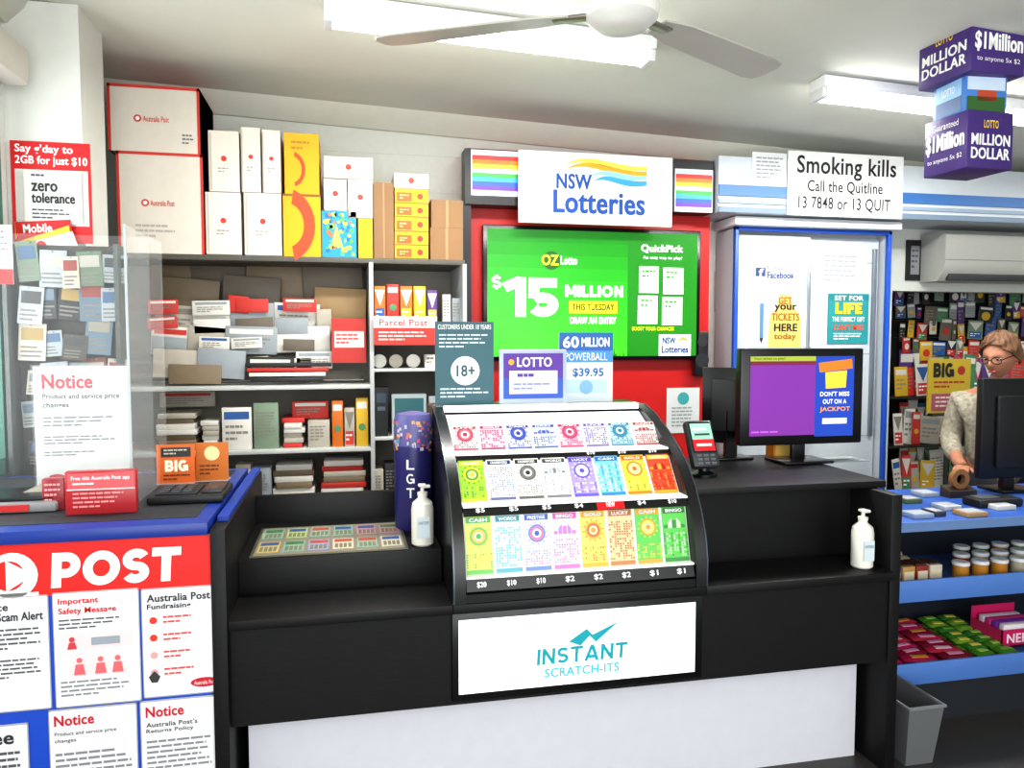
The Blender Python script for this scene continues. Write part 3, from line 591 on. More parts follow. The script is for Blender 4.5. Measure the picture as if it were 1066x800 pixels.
z2=carton(373,226,388,267,.25,Zs,'y','narrow yellow carton on the shelf'); z2=carton(362,185,388,225,.25,z2,'w',wl); carton(337,161,388,184,.25,max(z,z2),'w','flat white parcel carton on top of stack')
carton(389,189,410,268,.3,Zs,'k','tall brown cardboard tube carton')
z=Zs
for a_,c_ in((254,268),(239,253),(223,238),(208,222),(192,207)): z=carton(411,a_,446,c_,.25,z,'o','flat orange and yellow mailing box in stack')
carton(410,174,446,190,.25,z,'w','flat white box on top of orange stack')
z=carton(448,236,482,269,.25,Zs,'k','brown cardboard box on the shelf'); carton(449,206,482,235,.25,z,'k','brown cardboard box stacked on another')
CN={'#84735c':'kraft brown','#6f6558':'grey brown','#dedad2':'white','#c8362c':'red','#b8b0a2':'cream','#a88a60':'tan','#2a2a2c':'black','#d0701c':'orange','#d8b02c':'yellow','#2f5f9f':'blue','#4a8a60':'green','#9aa0a4':'grey','#b04a70':'pink','#83967f':'grey green','#5a3a7c':'purple','#e8c030':'yellow'}
def packet(u0,v0,u1,v1,Y,col,name='postal_envelope',cat='envelope',grp='envelopes on the rack',rot=0,dep=.012,style=0,zb=None,lean=0,rz=0):
    s=S(u0,v0,u1,v1,Y,m(col,.5,noise=.08),dep,zb=zb,bev=min(.003,dep*.3)); k=u1-u0;h=v1-v0
    c2=random.choice(['#c8362c','#2f5f9f','#8a8478','#9aa0a4']) if col in('#dedad2','#b8b0a2') else '#dedad2'
    if style==1: s.r(u0+k*.08,v0+h*.1,u1-k*.08,v0+h*.28,m(c2,.5)).bars(u0+k*.12,v0+h*.42,u1-k*.12,v0+h*.85,3,m('#8d887e',.5))
    if style==2: s.r(u0+k*.1,v0+h*.08,u1-k*.1,v0+h*.22,m(c2,.5)).disc((u0+u1)/2,v0+h*.6,k*.28,m(random.choice(['#d8b02c','#dedad2','#c8362c','#4a8a60']),.5))
    if style==3: s.bars(u0+k*.1,v0+h*.2,u1-k*.1,v0+h*.8,max(2,int(h/5)),m('#8a847a',.5))
    if style==4:
        s.p([(u0+k*.05,v0+h*.1),(u0+k*.95,v0+h*.1),(u0+k*.5,v0+h*.55)],m(c2,.5)).r(u0+k*.1,v0+h*.6,u1-k*.1,v0+h*.95,m(random.choice(['#c8362c','#2f5f9f','#4a8a60','#d8b02c']),.5)).bars(u0+k*.15,v0+h*.68,u1-k*.2,v0+h*.9,2,w_,3)
    s.make(name,'%s %s %s'%(CN.get(col,'mixed colour'),name.replace('_',' '),{0:'lying plain on the shelf rack',1:'with printed band and small text',2:'with printed band and round picture',3:'with fine printed lines on shelf',4:'with a bright printed front'}[style]),cat,group=grp,rot=(lean,rot,rz))
    return s.top
hand=[(156,270,206,320,4.2,'#84735c',.03,0),(200,268,264,318,4.19,'#6f6558',-.03,0),(254,268,330,332,4.15,'#84735c',.05,0),(318,272,380,338,4.12,'#6f6558',-.05,0),(164,290,226,334,4.1,'#84735c',.08,0),(326,300,380,348,4.06,'#a88a60',.04,0),(230,288,290,330,4.09,'#6f6558',.07,0),
(160,318,204,350,4.02,'#b8b0a2',.05,1),(200,320,242,350,4.01,'#dedad2',.03,0),(240,316,286,346,4.0,'#9aa0a4',-.03,0),(284,316,332,345,4.03,'#dedad2',.05,1),(330,322,346,346,4.0,'#b8b0a2',-.04,0),
(156,340,196,370,3.97,'#dedad2',.06,1),(194,340,236,370,3.96,'#b8b0a2',.08,0),(234,340,288,369,3.95,'#9aa0a4',.03,1),(284,340,344,367,3.955,'#dedad2',-.02,0),(236,308,258,326,3.99,'#c8362c',.1,0),
(158,364,206,394,3.89,'#b8b0a2',.05,0),(204,364,254,394,3.88,'#9aa0a4',.08,0),(256,372,306,396,3.885,'#2a2a2c',.02,1),(308,366,346,384,3.9,'#dedad2',0,1),(175,380,230,400,3.87,'#84735c',.03,0)]
for h in hand: packet(*h[:6],rot=h[6],style=h[7])
for i in range(16):
    k_=i%4; u=158+(i//4)*44+random.uniform(-6,6);v=312+k_*20+random.uniform(-2,2);w=random.uniform(30,42);hh=random.uniform(11,17)
    packet(u,v,u+w,v+hh,3.99-.025*k_-.001*i,random.choice(['#dedad2','#b8b0a2','#9aa0a4','#dedad2','#6f6558','#c8362c']),rot=random.uniform(-.1,.1),style=random.choice([1,0,0]),dep=.003)
b=B()
for v in(345,372,398):
    y=3.9+(398-v)*.003; a=P(156,v,y);c=P(378,v,y); b.rod((a.x,y,a.z),(c.x,y,a.z),.003,m('#98989a',.3,.7)); b.rod((a.x,y,a.z),(a.x,4.26,a.z),.003,m('#98989a',.3,.7)); b.rod((c.x,y,a.z),(c.x,4.26,a.z),.003,m('#98989a',.3,.7))
b.make('wire_rack','grey wire rack holding postal envelopes','rack')
s=S(345,332,381,378,3.86,m('#b8322a',.5),.02); s.r(348,345,379,362,m('#d9d0c8',.5)).bars(350,348,376,360,3,m('#c8362c',.5)); s.make('satchel_pack','red and white satchel pack in the rack','packet')
for i in range(4):
    packet(255+i*2,378+i*5,345-i*3,382+i*5,3.85,['#2a2a2c','#c8362c','#dedad2','#2a2a2c'][i],name='mailing_tube',cat='tube',grp='mailing tubes on the shelf',dep=.02)
def row(us,v1,hs,Y,z,name,cat,grp,cols,dep=.12,sty=(1,3,3)):
    for i in range(len(us)-1):
        packet(us[i]+.7,v1-hs[i%len(hs)],us[i+1]-.7,v1,Y,cols[i%len(cols)],name=name,cat=cat,grp=grp,dep=dep,style=random.choice(sty),zb=z)
def stack(u0,u1,v1,n,h,Y,z,cols,name='paper_pack',cat='paper',grp='paper packs on the shelf'):
    for i in range(n):
        z=packet(u0+random.uniform(0,4),v1-h,u1-random.uniform(0,4),v1,Y+random.uniform(0,.03),random.choice(cols),name=name,cat=cat,grp=grp,dep=.2,style=0,zb=z+.0005)
FL=['#b8b0a2','#dedad2','#dedad2','#c8362c','#84735c']
stack(162,206,469,7,5.5,3.84,zz[1],['#6a4a38','#b8b0a2','#84735c','#84735c','#dedad2']) 
stack(208,230,469,6,5,3.84,zz[1],FL)
packet(231,424,262,468,3.84,'#dedad2',name='satchel_pack',cat='packet',grp='satchel packs on the shelf',style=1,zb=zz[1],dep=.03)
packet(264,420,290,468,3.84,'#83967f',name='satchel_pack',cat='packet',grp='satchel packs on the shelf',style=3,zb=zz[1],dep=.03)
stack(292,318,469,6,5,3.84,zz[1],FL)
packet(304,418,342,436,3.9,'#c8362c',name='satchel_pack',cat='packet',grp='satchel packs on the shelf',style=1,dep=.03)
packet(166,408,224,424,4.1,'#b8b0a2',name='satchel_pack',cat='packet',grp='satchel packs on the shelf',style=1,dep=.03)
row([320,344],469,[28],3.84,zz[1],'forms_pack','stationery','form packs on the shelf',['#b8b0a2'])
row([345,358,370,384],469,[48,40,50],3.84,zz[1],'small_book','book','books on the shelf',['#d0701c','#b8b0a2','#d8b02c'],sty=(2,4,1))
stack(284,328,525,6,6,3.84,zz[2],FL,'boxed_stationery','box','boxed stationery on the low shelf')
stack(334,382,525,7,5.5,3.84,zz[2],FL,'boxed_stationery','box','boxed stationery on the low shelf')
row([245,262,283],525,[40,36],3.84,zz[2],'boxed_stationery','box','boxed stationery on the low shelf',['#b8b0a2','#9aa0a4'],sty=(3,))
row([389,402,416,430,444,456],335,[38,40,38,38,34],3.84,zq[0],'gift_card_pack','gift card','gift cards on the shelf',['#d0701c','#c8362c','#d0701c','#d8b02c','#5a3a7c'],.04,(4,2,4))
row([460,470,481],335,[30,26],3.9,zq[0],'gift_card_pack','gift card','gift cards on the shelf',['#dedad2','#9aa0a4'],.04)
s=S(389,334,455,364,3.78,m('#c8382e',.5),.004,zb=zq[0]-.11); s.r(389,334,455,346,m('#e8e0dc',.5)).t('Parcel Post',395,337,445,344,m('#d9362c',.5),.01).bars(394,350,448,361,3,m('#f0d8d0',.5)); s.make('shelf_sign','red and white sign hanging on the shelf','sign')
for i,u in enumerate((395,412,430)):
    q=P(u,384,3.9); b=B((q.x,3.9,zq[1]+.035)); b.M=Mx.Rotation(math.pi/2,4,'X'); b.lathe([(.018,-.02),(.034,-.02),(.034,.02),(.018,.02)],0,0,m(['#dedad2','#b8b0a2','#dedad2'][i],.4)); b.make('tape_roll','roll of pale packing tape standing on shelf','tape',group='tape rolls on the middle shelf')
row([442,456,474],384,[14,18],3.84,zq[1],'desk_accessory','stationery','small boxes on the middle shelf',['#dedad2','#c8362c'],.1)
s=S(390,404,404,455,3.84,m('#17181b',.4),.08,zb=zq[2]); s.r(392,410,402,420,m('#304050',.3)).r(393,424,401,428,m('#506070',.3)); s.make('handheld_scanner','black handheld scanner standing on the shelf','scanner')
s=S(408,412,444,455,3.84,m('#a9b4b6',.5),.1,zb=zq[2]); s.r(411,416,441,436,m('#3a6a70',.4)).bars(411,440,440,452,3,m('#6a7a7c',.4)); s.make('device_box','pale grey boxed device on the shelf','box')
row([446,464,481],455,[40,46],3.84,zq[2],'ring_binder','binder','binders on the shelf',['#9aa0a4','#2a2a2c'],sty=(3,))
row([388,400,412],520,[30,36],3.84,zq[3],'ring_binder','binder','binders on the shelf',['#b8b0a2','#2a2a2c'],sty=(3,))
# ================= POST DESK
Yp=2.2
ZP=P(115,549,Yp).z; xe=-.375; XD=XL+.006
dsk=thing('postal_desk','blue postal service desk with poster-covered front','desk',((XD+xe)/2,2.6,0))
blue=m('#1c4fc0',.4)
B().box(XD,xe,Yp,3.1,ZP-.035,ZP,m('#12348a',.35),.003).make('desk_top',parent=dsk)
B().box(XD,xe,Yp+.02,3.08,0,ZP-.035,blue).make('desk_body',parent=dsk)
B((-.8,2.6,ZP)).box(-.42,.385,-.33,.45,.0,.0015,m('#24262c',.6)).make('desk_mat','dark rubber mat covering the blue desk top','mat')
ZD2=ZP+.002
s=S(-30,556,228,611,Yp+.016,m('#d81c16',.45),.004); s.loc.z=ZP-.037-s.H
s.disc(10,588,26,w_,2); s.disc(6,588,17,m('#d81c16',.45),3); s.p([(4,572),(32,588),(4,604)],w_,4); s.r(-16,606,36,612,w_,2)
s.h('POST',50,567,186,603,w_,.25,slant=.06,gap=.06).make('postal_logo_sign','red sign with white lettering on the desk front','sign')
rt=m('#c8102e',.5);gt=m('#5a5a5e',.6);g2_=m('#8a8a90',.6)
def poster(u0,v0,u1,v1,head,hc):
    s=S(u0,v0,u1,v1,Yp+.015,m('#eeeeec',.5),.003); k=u1-u0
    s.r(u0,v0,u1,v0+1.2,m('#a8a8ac',.5)).r(u0,v1-1.2,u1,v1,m('#a8a8ac',.5)).r(u0,v0,u0+1,v1,m('#a8a8ac',.5)).r(u1-1,v0,u1,v1,m('#a8a8ac',.5))
    y=v0+6
    for t_,sz,wf in head:
        s.t(t_,u0+6,y,u0+6+(k-10)*wf,y+sz,hc,.025); y+=sz+2
    return s,y
G_='notices on the desk front'
s,y=poster(-34,622,52,742,[('Service',8,.5),('Email Scam Alert',9,.98)],m('#30303a',.5)); s.bars(-28,y+6,44,y+30,5,gt).bars(-28,y+38,44,y+60,5,gt); s.disc(-5,y+75,3,m('#d9362c',.5)); s.make('desk_poster','white scam alert notice taped on the desk front','poster',group=G_)
s,y=poster(56,615,146,734,[('Important',8,.52),('Safety Message',8,.75)],m('#c8202e',.5)); s.bars(62,y+2,138,y+14,3,gt).r(62,y+18,140,y+34,m('#ecd0d0',.5)); s.disc(75,y+23,3,m('#c8404c',.5),3).p([(70,y+33),(80,y+33),(78,y+26),(72,y+26)],m('#c8404c',.5),3).r(95,y+22,125,y+30,m('#98a0a8',.5),3).r(72,y+38,132,y+62,m('#e8d4d4',.5))
for c_ in (82,104,122): s.disc(c_,y+45,3,m('#d86a70',.5),3).p([(c_-6,y+60),(c_+6,y+60),(c_+4,y+49),(c_-4,y+49)],m('#d86a70',.5),3)
s.bars(62,y+66,140,y+84,4,g2_); s.make('desk_poster','white safety message notice with small red pictograms','poster',group=G_)
s,y=poster(148,611,231,724,[('Australia Post',8,.9),('Fundraising',7,.62)],m('#30303a',.5))
for i in range(4): s.disc(160,y+8+i*18,4,m('#d9362c' if i<2 else '#e0a0a0',.5)).bars(170,y+4+i*18,205,y+14+i*18,2,m('#d05050',.5))
s.p([(154,y+66),(160,y+60),(166,y+66),(163,y+72),(157,y+72)],m('#38383c',.5),4)
s.disc(212,712,15,rt,rv=5).t('Australia Post',201,710,223,714,w_,0,l=4); s.make('desk_poster','white fundraising notice with red icons','poster',group=G_)
s,y=poster(-34,756,31,860,[('Free',14,.8)],m('#30303a',.5)); s.bars(-28,y+6,24,y+60,8,gt); s.make('desk_poster','white notice with large dark heading, partly covered','poster',group=G_)
s,y=poster(52,736,144,850,[('Notice',11,.5)],rt); s.t('Product and service price',58,y+4,122,y+9,gt,.01).t('changes',58,y+11,80,y+16,gt,.01).bars(58,y+26,138,y+80,9,g2_); s.make('desk_poster','white price change notice with red heading','poster',group=G_)
s,y=poster(147,727,232,840,[('Notice',11,.52)],rt); s.t("Australia Post's",153,y+3,206,y+8,gt,.02).t('Returns Policy',153,y+10,202,y+15,gt,.02).bars(153,y+22,226,y+60,7,g2_); s.make('desk_poster','white returns policy notice with red heading','poster',group=G_)
s=S(36,376,135,500,2.82,m('#ecece9',.5),.003,zb=ZD2+.004)
s.t('Notice',45,384,97,399,rt,.03).t('Product and service price',45,404,125,411,gt,.02).t('changes',45,413,72,420,gt,.02).bars(45,428,124,440,3,g2_).bars(45,448,124,458,3,g2_).bars(45,464,110,470,2,g2_).disc(57,490,8,rt,rv=2.5)
s.box(-s.W/2-.006,s.W/2+.006,-.004,.008,-.002,s.H+.006,clear(op=.08)); s.box(-s.W/2,s.W/2,-.03,.05,-.004,0,clear(op=.35)); s.make('notice_stand','clear acrylic stand with white printed notice','sign')
s=S(68,506,142,551,2.36,m('#a82a30',.25),.03,zb=ZD2,bev=.003); s.r(71,508,140,524,m('#d05a5e',.3)).bars(76,528,132,546,4,m('#d88a88',.5)); s.t('Free this Australia Post app',75,511,136,516,w_,.01).bars(76,518,120,522,1,w_).r(70,524,141,525.5,m('#e8c0c0',.3),3).make('brochure_holder','translucent red brochure holder with pale printing','brochure holder')
s=S(44,512,67,545,2.44,m('#983038',.3),.03,zb=ZD2,bev=.003); s.bars(47,517,64,538,4,m('#e0a0a0',.5)); s.make('brochure_holder','small red brochure holder on the desk','brochure holder')
xs=P(10,520,2.5).x+.02; t=thing('parcel_scale','grey and red parcel scale on the desk','scale',(xs,2.48,ZD2)); b=B((xs,2.48,ZD2)); b.box(-.16,.13,-.06,.14,0,.03,m('#8a8a8c',.4),.008); sb_=b.make('scale_base',parent=t)
B((xs,2.48,ZD2+.03)).box(-.15,.12,-.04,.13,0,.012,m('#2a2c30',.3,.4),.004).make('weighing_plate',parent=t); B((xs,2.48,ZD2)).box(-.1,.06,-.064,-.06,.006,.024,m('#c23030',.4)).make('readout',parent=sb_)
s=S(163,471,203,512,2.80,m('#d8681c',.5),.006,zb=ZD2); s.r(168,474,199,484,m('#303030',.5)).bars(171,476,196,483,2,m('#c8c0b0',.5)).h('BIG',172,487,196,499,m('#fff0d0',.5),.26).bars(170,502,198,510,2,m('#703010',.5)); stand(s,'counter_promo_card','orange promotional card with bold white word','sign')
s=S(204,473,238,513,2.83,m('#c8701c',.5),.006,zb=ZD2); s.disc(221,484,8,m('#f0d8a0',.5)).bars(208,496,232,508,3,m('#703010',.5)); stand(s,'counter_promo_card','orange card with pale round emblem beside another','sign')
b=B((P(200,530,2.5).x,2.55,ZD2)); b.box(-.12,.1,-.1,.11,0,.025,m('#131416',.5),.008); b.box(-.1,.02,-.08,.06,.025,.03,m('#202125',.5),.002); b.box(.03,.09,-.07,.08,.025,.032,m('#2f3136',.3),.003)
for i in range(4):
    for j in range(3): b.box(-.09+j*.034,-.065+j*.034,-.07+i*.032,-.047+i*.032,.03,.034,m('#3c3e44',.5))
b.make('desk_keypad','small black keypad unit on the blue desk','keypad')
b=B((-.86,2.6,ZD2)); b.box(-.1,.1,-.1,.1,0,.03,m('#3a3634',.6),.004); b.box(-.08,.09,-.09,.1,.03,.045,m('#8a8478',.6),.002); b.make('paper_tray','dark tray of papers on the desk','tray')
zt_=P(100,242,2.66).z; a=P(148,250,2.66)
t=thing('sneeze_screen','clear acrylic protective screen standing on the desk','screen',(-.9,2.74,ZD2))
B().box(XL+.01,a.x,2.74,2.744,ZD2+.001,zt_,clear(op=.05)).make('clear_sheet',parent=t)
B().box(a.x,a.x+.005,2.45,2.9,ZD2+.001,zt_,clear(op=.10)).box(a.x-.001,a.x+.006,2.448,2.452,ZD2+.001,zt_,m('#b0b8ba',.2)).make('side_sheet',parent=t)
Yq=3.285
s=S(12,148,95,253,3.29,m('#d01c20',.5),.005)
s.t("Say g'day to",17,151,77,162,w_,.03).t('2GB for just $10',17,163,92,174,w_,.03).r(16,177,92,235,m('#d8d4d0',.5),1).r(14,232,60,250,m('#f0c030',.5)).make('pillar_poster','red poster with white lettering on the pillar','poster')
s=S(25,178,85,233,Yq-.005,m('#e2ded8',.5),.003); dd=m('#28282c',.5)
s.t('zero',33,191,60,200,dd,.05).t('tolerance',33,201,78,212,dd,.04).bars(33,218,76,230,3,gt).bars(33,182,60,187,1,gt); s.make('pillar_notice','white notice with bold black words over red poster','notice')
s=S(18,230,76,256,Yq-.015,m('#d01c20',.5),.003); s.p([(20,250),(74,236),(74,250),(30,255)],m('#f0c838',.5)).t('Mobile',26,233,56,242,w_,.03); s.make('pillar_poster','small red and yellow strip sign','poster',rot=(0,-.08,0))
s=S(36,246,88,280,Yq-.025,m('#e4e0dc',.5),.003); s.bars(42,262,76,270,2,m('#d09090',.5)).disc(52,252,5,rt); s.make('pillar_notice','tilted white card under the red poster','notice',rot=(0,-.3,0))
s=S(-12,234,13,296,2.9,m('#e0e0dc',.5),.003); s.r(-12,280,13,296,m('#d01c20',.5)).bars(-8,240,10,270,5,g2_); s.make('hanging_notice','narrow white notice with red foot','notice')
# leaflet rack behind the desk
xR=P(128,300,3.2).x
t=thing('leaflet_rack','dim rack crowded with hanging greeting cards and packets','rack',((XL+xR)/2,3.2,0))
B().box(XL+.03,XL+.045,3.14,3.24,0,1.85,m('#4f5452',.4)).box(xR-.015,xR,3.14,3.24,0,1.85,m('#4f5452',.4)).box(XL+.03,xR,3.235,3.24,0,1.85,m('#45413b',.6)).make('rack_frame',parent=t)
hk=B()
for k in range(6):
    x=XL+.05+random.uniform(0,.03); z0=ZP+.01+k*.135
    while x<xR-.06:
        w=random.uniform(.05,.1); h=random.uniform(.09,.17); col=random.choice(['#b8b0a2','#9aa0a4','#84735c','#7c4840','#5f7484','#63765f','#9aa0a4','#2a2a2c','#b8b0a2','#6f6558','#4a4640'])
        zz_=z0+random.uniform(-.0,.03); yy=3.20-.006*k+random.uniform(-.01,.01); b=B((x+w/2,yy,zz_)); b.box(-w/2,w/2,0,.003,0,h,m(col,.3)); b.q(-w*.4,h*.55,w*.4,h*.88,-.001,m(random.choice(['#8c3a32','#8a8478','#3f5f7f','#98804a','#5f7484','#a8a49a','#3a3a3c']),.4))
        for q in range(3): b.q(-w*.4,h*.1+q*h*.12,w*random.uniform(.1,.4),h*.15+q*h*.12,-.001,m('#77736c',.5))
        b.make('greeting_card_packet','%s card packet hanging crowded in the rack'%CN.get(col,'muted coloured'),'greeting card',group='card packets in the rack',rot=(-.05,random.uniform(-.12,.12),0)); 
        hk.rod((x+w/2,yy-.004,zz_+h-.006),(x+w/2,3.235,zz_+h-.006),.002,m('#8a8a8a',.3,.7),6); x+=w*.9
hk.make('display_hooks',parent=t)
# ================= RIGHT GONDOLA
Yg=2.5; gx0=1.96; gx1=3.25
lb=m('#5580c4',.4); lb2=m('#2a58a8',.4)
gd=thing('display_gondola','blue tiered shop display shelving for sweets','display shelving',(2.6,2.8,0))
zt1=P(1000,543,Yg).z; z1=P(1000,600,Yg).z; z2=P(1000,685,Yg).z
B().box(gx0,gx1,Yg,3.1,zt1-.02,zt1,lb2,.003).make('top_shelf',parent=gd)
B().box(gx0,gx1,Yg-.004,Yg,zt1-.03,zt1+.006,m('#6a88b4',.3)).make('shelf_lip',parent=gd)
for z in(z1,z2):
    tr=B().box(gx0,gx1,Yg,2.95,z-.07,z-.055,lb,.002).make('shelf_tray',parent=gd)
    B().box(gx0,gx1,Yg-.012,Yg,z-.085,z,lb,.003).make('shelf_lip',parent=tr)
B().box(gx0,gx1,2.95,2.97,.1,zt1-.02,m('#1c2430',.6)).make('back_panel',parent=gd)
B().box(gx0-.02,gx0,Yg,3.1,0,zt1,m('#1c3a78',.5)).box(gx1,gx1+.02,Yg,3.1,0,zt1,m('#1c3a78',.5)).make('end_panel',parent=gd)
B().box(gx0,gx1,Yg+.02,3.05,0,.16,m('#24282e',.6)).make('base',parent=gd)
zz1,zz2=z1-.055,z2-.055
def sweetrows(x0,x1,z,cols,lab,grp,nx=3,ny=7):
    w=(x1-x0)/nx
    for i in range(nx):
        for j in range(ny):
            for k in range(2):
                col=random.choice(cols); b=B((x0+w*(i+.5)+random.uniform(-.008,.008),2.55+j*.05+k*.02,z+.014+k*.02+j*.004))
                b.pillow(0,0,0,w*.93,.052,.02,m(col,.25)); b.box(-w*.22,w*.22,-.011,.011,.008,.011,m(random.choice(['#e8a0c0','#e0a040','#f0c8d8']) if 'pink' in lab else random.choice(['#a8d060','#e8d860','#6ab040']),.4),.001)
                b.make('sweet_packet',lab,'confectionery',group=grp,rot=(.08,0,random.uniform(-.15,.15)))
xq=lambda u:P(u,650,2.62).x
sweetrows(gx0+.02,xq(1000),zz2,['#b8205a','#8a1434','#c03048'],'glossy pink-red sweet packet stacked in tray','pink sweet packets')
sweetrows(xq(1003),xq(1046),zz2,['#4a8a20','#3c8030','#7aa834'],'glossy green sweet packet stacked in tray','green sweet packets',2)
# open pink sweets box with contents
s=S(1044,630,1090,655,2.6,None,zb=zz2+.03); wd=s.W/2; pk=m('#c81e62',.4)
s.box(-wd,wd,0,.004,0,.07,pk).box(-wd,wd,.16,.164,0,.12,pk).box(-wd,-wd+.004,0,.16,0,.07,pk).box(wd-.004,wd,0,.16,0,.07,pk).box(-wd,wd,0,.16,0,.004,pk)
s.tx('NERDS',-wd*.8,.015,wd*.8,.055,-.002,m('#f4dce6',.4),.04); s.make('sweet_display_box','open bright pink sweets tray with pale lettering','box')
for j in range(4):
    b=B((s.loc.x,2.625+j*.035,zz2+.07)); b.box(-wd*.85,wd*.85,-.012,.012,-.03,.05,m(['#e8e0e4','#8a3ab0','#d8408a','#e8e0e4'][j],.4),.002); b.make('sweet_packet','small upright sweets pack in open tray','confectionery',group='boxed sweets in the pink tray',rot=(.1,0,0))
for i in range(5):
    x0_=gx0+.03+i*.062; col=['#b85424','#35508f','#b89050','#8a2e20','#c8c0b0'][i]
    b=B((x0_+.028,2.56,zz1)); b.box(-.028,.028,0,.09,0,.085,m(col,.4),.003).box(-.022,.022,-.001,0,.02,.065,m('#d8ccb0',.4)).box(-.024,.024,.01,.08,.085,.09,m('#4a3020',.5)); b.make('sweet_carton','small printed sweets carton in the tray','confectionery',group='small cartons in the upper tray')
    for j in range(3):
        b=B((x0_+.028,2.69+j*.055,zz1+.03+j*.015)); b.pillow(0,0,0,.055,.06,.05,m(mixh(col,'#e0c080',.3),.3)); b.make('chocolate_bar','small wrapped chocolate packet lying in tray','confectionery',group='chocolate packets in the tray',rot=(.1,0,random.uniform(-.2,.2)))
for i in range(12):
    y=2.56+(i//4)*.1; u=1000+(i%4)*20; a=P(u,590,y); z=zz1; tt=thing('lolly_tub','small clear tub with white lid of sweets','tub',(a.x,y,z),'lolly tubs on the tray')
    B((a.x,y,z)).lathe([(.028,0),(.03,.005),(.03,.08)],0,0,m(random.choice(['#9a3424','#b8802c','#5a7a2a','#a8a090']),.3),16).make('tub_body',parent=tt)
    B((a.x,y,z+.08)).lathe([(.033,0),(.033,.01),(.03,.013)],0,0,m('#d8dadc',.4),16).make('lid',parent=tt)
for i,(u,y,c_,w) in enumerate([(955,2.6,'#8898b0',.09),(985,2.7,'#c0c4ca',.08),(1010,2.58,'#a88860',.1),(1040,2.66,'#c9c6c0',.09),(945,2.85,'#5a6a48',.08),(962,2.95,'#a0a6ac',.08),(972,2.62,'#3a3a3c',.05)]):
    b=B((P(u,530,y).x,y,zt1)); b.box(-w/2,w/2,-.04,.04,0,.02,m(c_,.5),.003).box(-w*.4,w*.4,-.03,.03,.02,.0206,m('#a8acb4',.4)); b.make('small_item_box','small flat pale box on the blue shelf','box',group='flat boxes on the blue shelf')
p_=P(998,510,2.9); t=thing('tape_dispenser','brown and black desk tape dispenser','tape dispenser',(p_.x,2.9,zt1))
B((p_.x,2.9,zt1)).prism([(-.03,0),(.03,0),(.03,.05),(-.03,.03)],-.07,.07,m('#3a3028',.4)).make('dispenser_body',parent=t)
b=B((p_.x,2.9,zt1+.08)); b.M=Mx.Rotation(math.pi/2,4,'X'); b.lathe([(.022,-.012),(.045,-.012),(.045,.012),(.022,.012),(.022,-.012)],0,0,m('#8a6038',.4)); b.make('tape_roll',parent=t,label='tan tape roll')
a=P(1035,525,2.72); b=B((a.x,2.72,zt1)); b.box(-.12,.1,-.05,.05,0,.035,m('#1a1b1e',.4),.01); b.box(-.1,0,-.03,.03,.035,.04,m('#5a5e64',.3),.003); b.make('label_printer','low black label printer on the blue shelf','printer')
s=S(1022,394,1090,498,2.95); t=thing('register_monitor','black register screen seen from behind','monitor',(s.loc.x,2.95,zt1))
s.box(-s.W/2,s.W/2,0,.04,0,s.H,m('#0c0c0e',.4),.008).box(-s.W*.3,s.W*.3,-.02,0,.05,s.H-.08,m('#121214',.5),.01); s.make('display_housing',parent=t)
B((s.loc.x,2.97,zt1)).box(-.03,.03,0,.03,0,s.loc.z-zt1+.05,dk).box(-.1,.1,-.07,.08,0,.015,dk,.004).make('monitor_stand',parent=t)
t=thing('waste_bin','grey plastic waste bin beside the counter','bin',(1.955,2.35,0))
def taper(b,w0,d0,w1,d1,h,mat,th=.006):
    vs=[]
    for w,d,z in((w0,d0,0),(w1,d1,h),(w1-th*2,d1-th*2,h),(w0-th*2,d0-th*2,th)):
        vs+=[(-w/2,-d/2,z),(w/2,-d/2,z),(w/2,d/2,z),(-w/2,d/2,z)]
    fs=[(3,2,1,0),(12,13,14,15)]
    for k in range(3):
        for i in range(4): j=(i+1)%4; fs.append((k*4+i,k*4+j,k*4+4+j,k*4+4+i))
    return b.add(vs,fs,mat)
taper(B((1.955,2.35,0)),.11,.18,.14,.24,.22,m('#6c6e70',.4)).make('bin_body',parent=t)
b=B((1.955,2.35,.216)); gr=m('#7c7e80',.4); b.box(-.075,.075,-.126,-.116,0,.008,gr).box(-.075,.075,.116,.126,0,.008,gr).box(-.075,-.067,-.116,.116,0,.008,gr).box(.067,.075,-.116,.116,0,.008,gr); b.make('bin_rim',parent=t)
# ================= FAR RIGHT
Ya=4.08; s=S(984,241,1110,293,Ya); t=thing('air_conditioner','white split-system air conditioner on the wall','air conditioner',(s.loc.x,Ya,s.loc.z))
pr=[(.21,0),(.06,.0),(.02,.05),(.0,.1),(0,s.H-.03),(.03,s.H-.005),(.21,s.H-.005)]
s.prism(pr,-s.W/2,s.W/2,m('#a9a9a4',.4)); s.make('casing',parent=t)
s=S(984,241,1110,293,Ya); s.box(-s.W/2+.05,s.W/2-.05,.022,.05,0.002,.045,m('#35383a',.4),.004).box(-s.W/2,s.W/2,-.002,.0,.125,.129,m('#7c7c76',.4)); s.make('air_vent',parent=t)
struct(B().box(XB,XB+.04,4.4,5.3,0,2.2,m('#5a5c5c',.6)),'wall_side')
s=S(944,250,961,292,4.285,m('#1c1e20',.5),.013); s.r(948,256,957,286,m('#8a8e90',.5)).bars(949,260,956,282,4,m('#505456',.5)); s.make('framed_certificate','small black framed certificate on the wall','picture frame')
Yk=4.55
mr=thing('magazine_rack','dark wall rack crowded with magazines and stationery','rack',(P(1010,400,Yk).x,Yk+.2,0))
x0=XB+.05;x1=P(1100,400,Yk).x
B().box(x0,x1,Yk+.2,Yk+.22,0,P(1000,285,Yk).z,m('#1a1816',.7)).make('back_panel',parent=mr)
for v in (412,462,510): 
    z=P(1000,v,Yk).z; B().box(x0,x1,Yk-.02,Yk+.2,z-.015,z,m('#26231f',.5)).make('shelf_board',parent=mr)
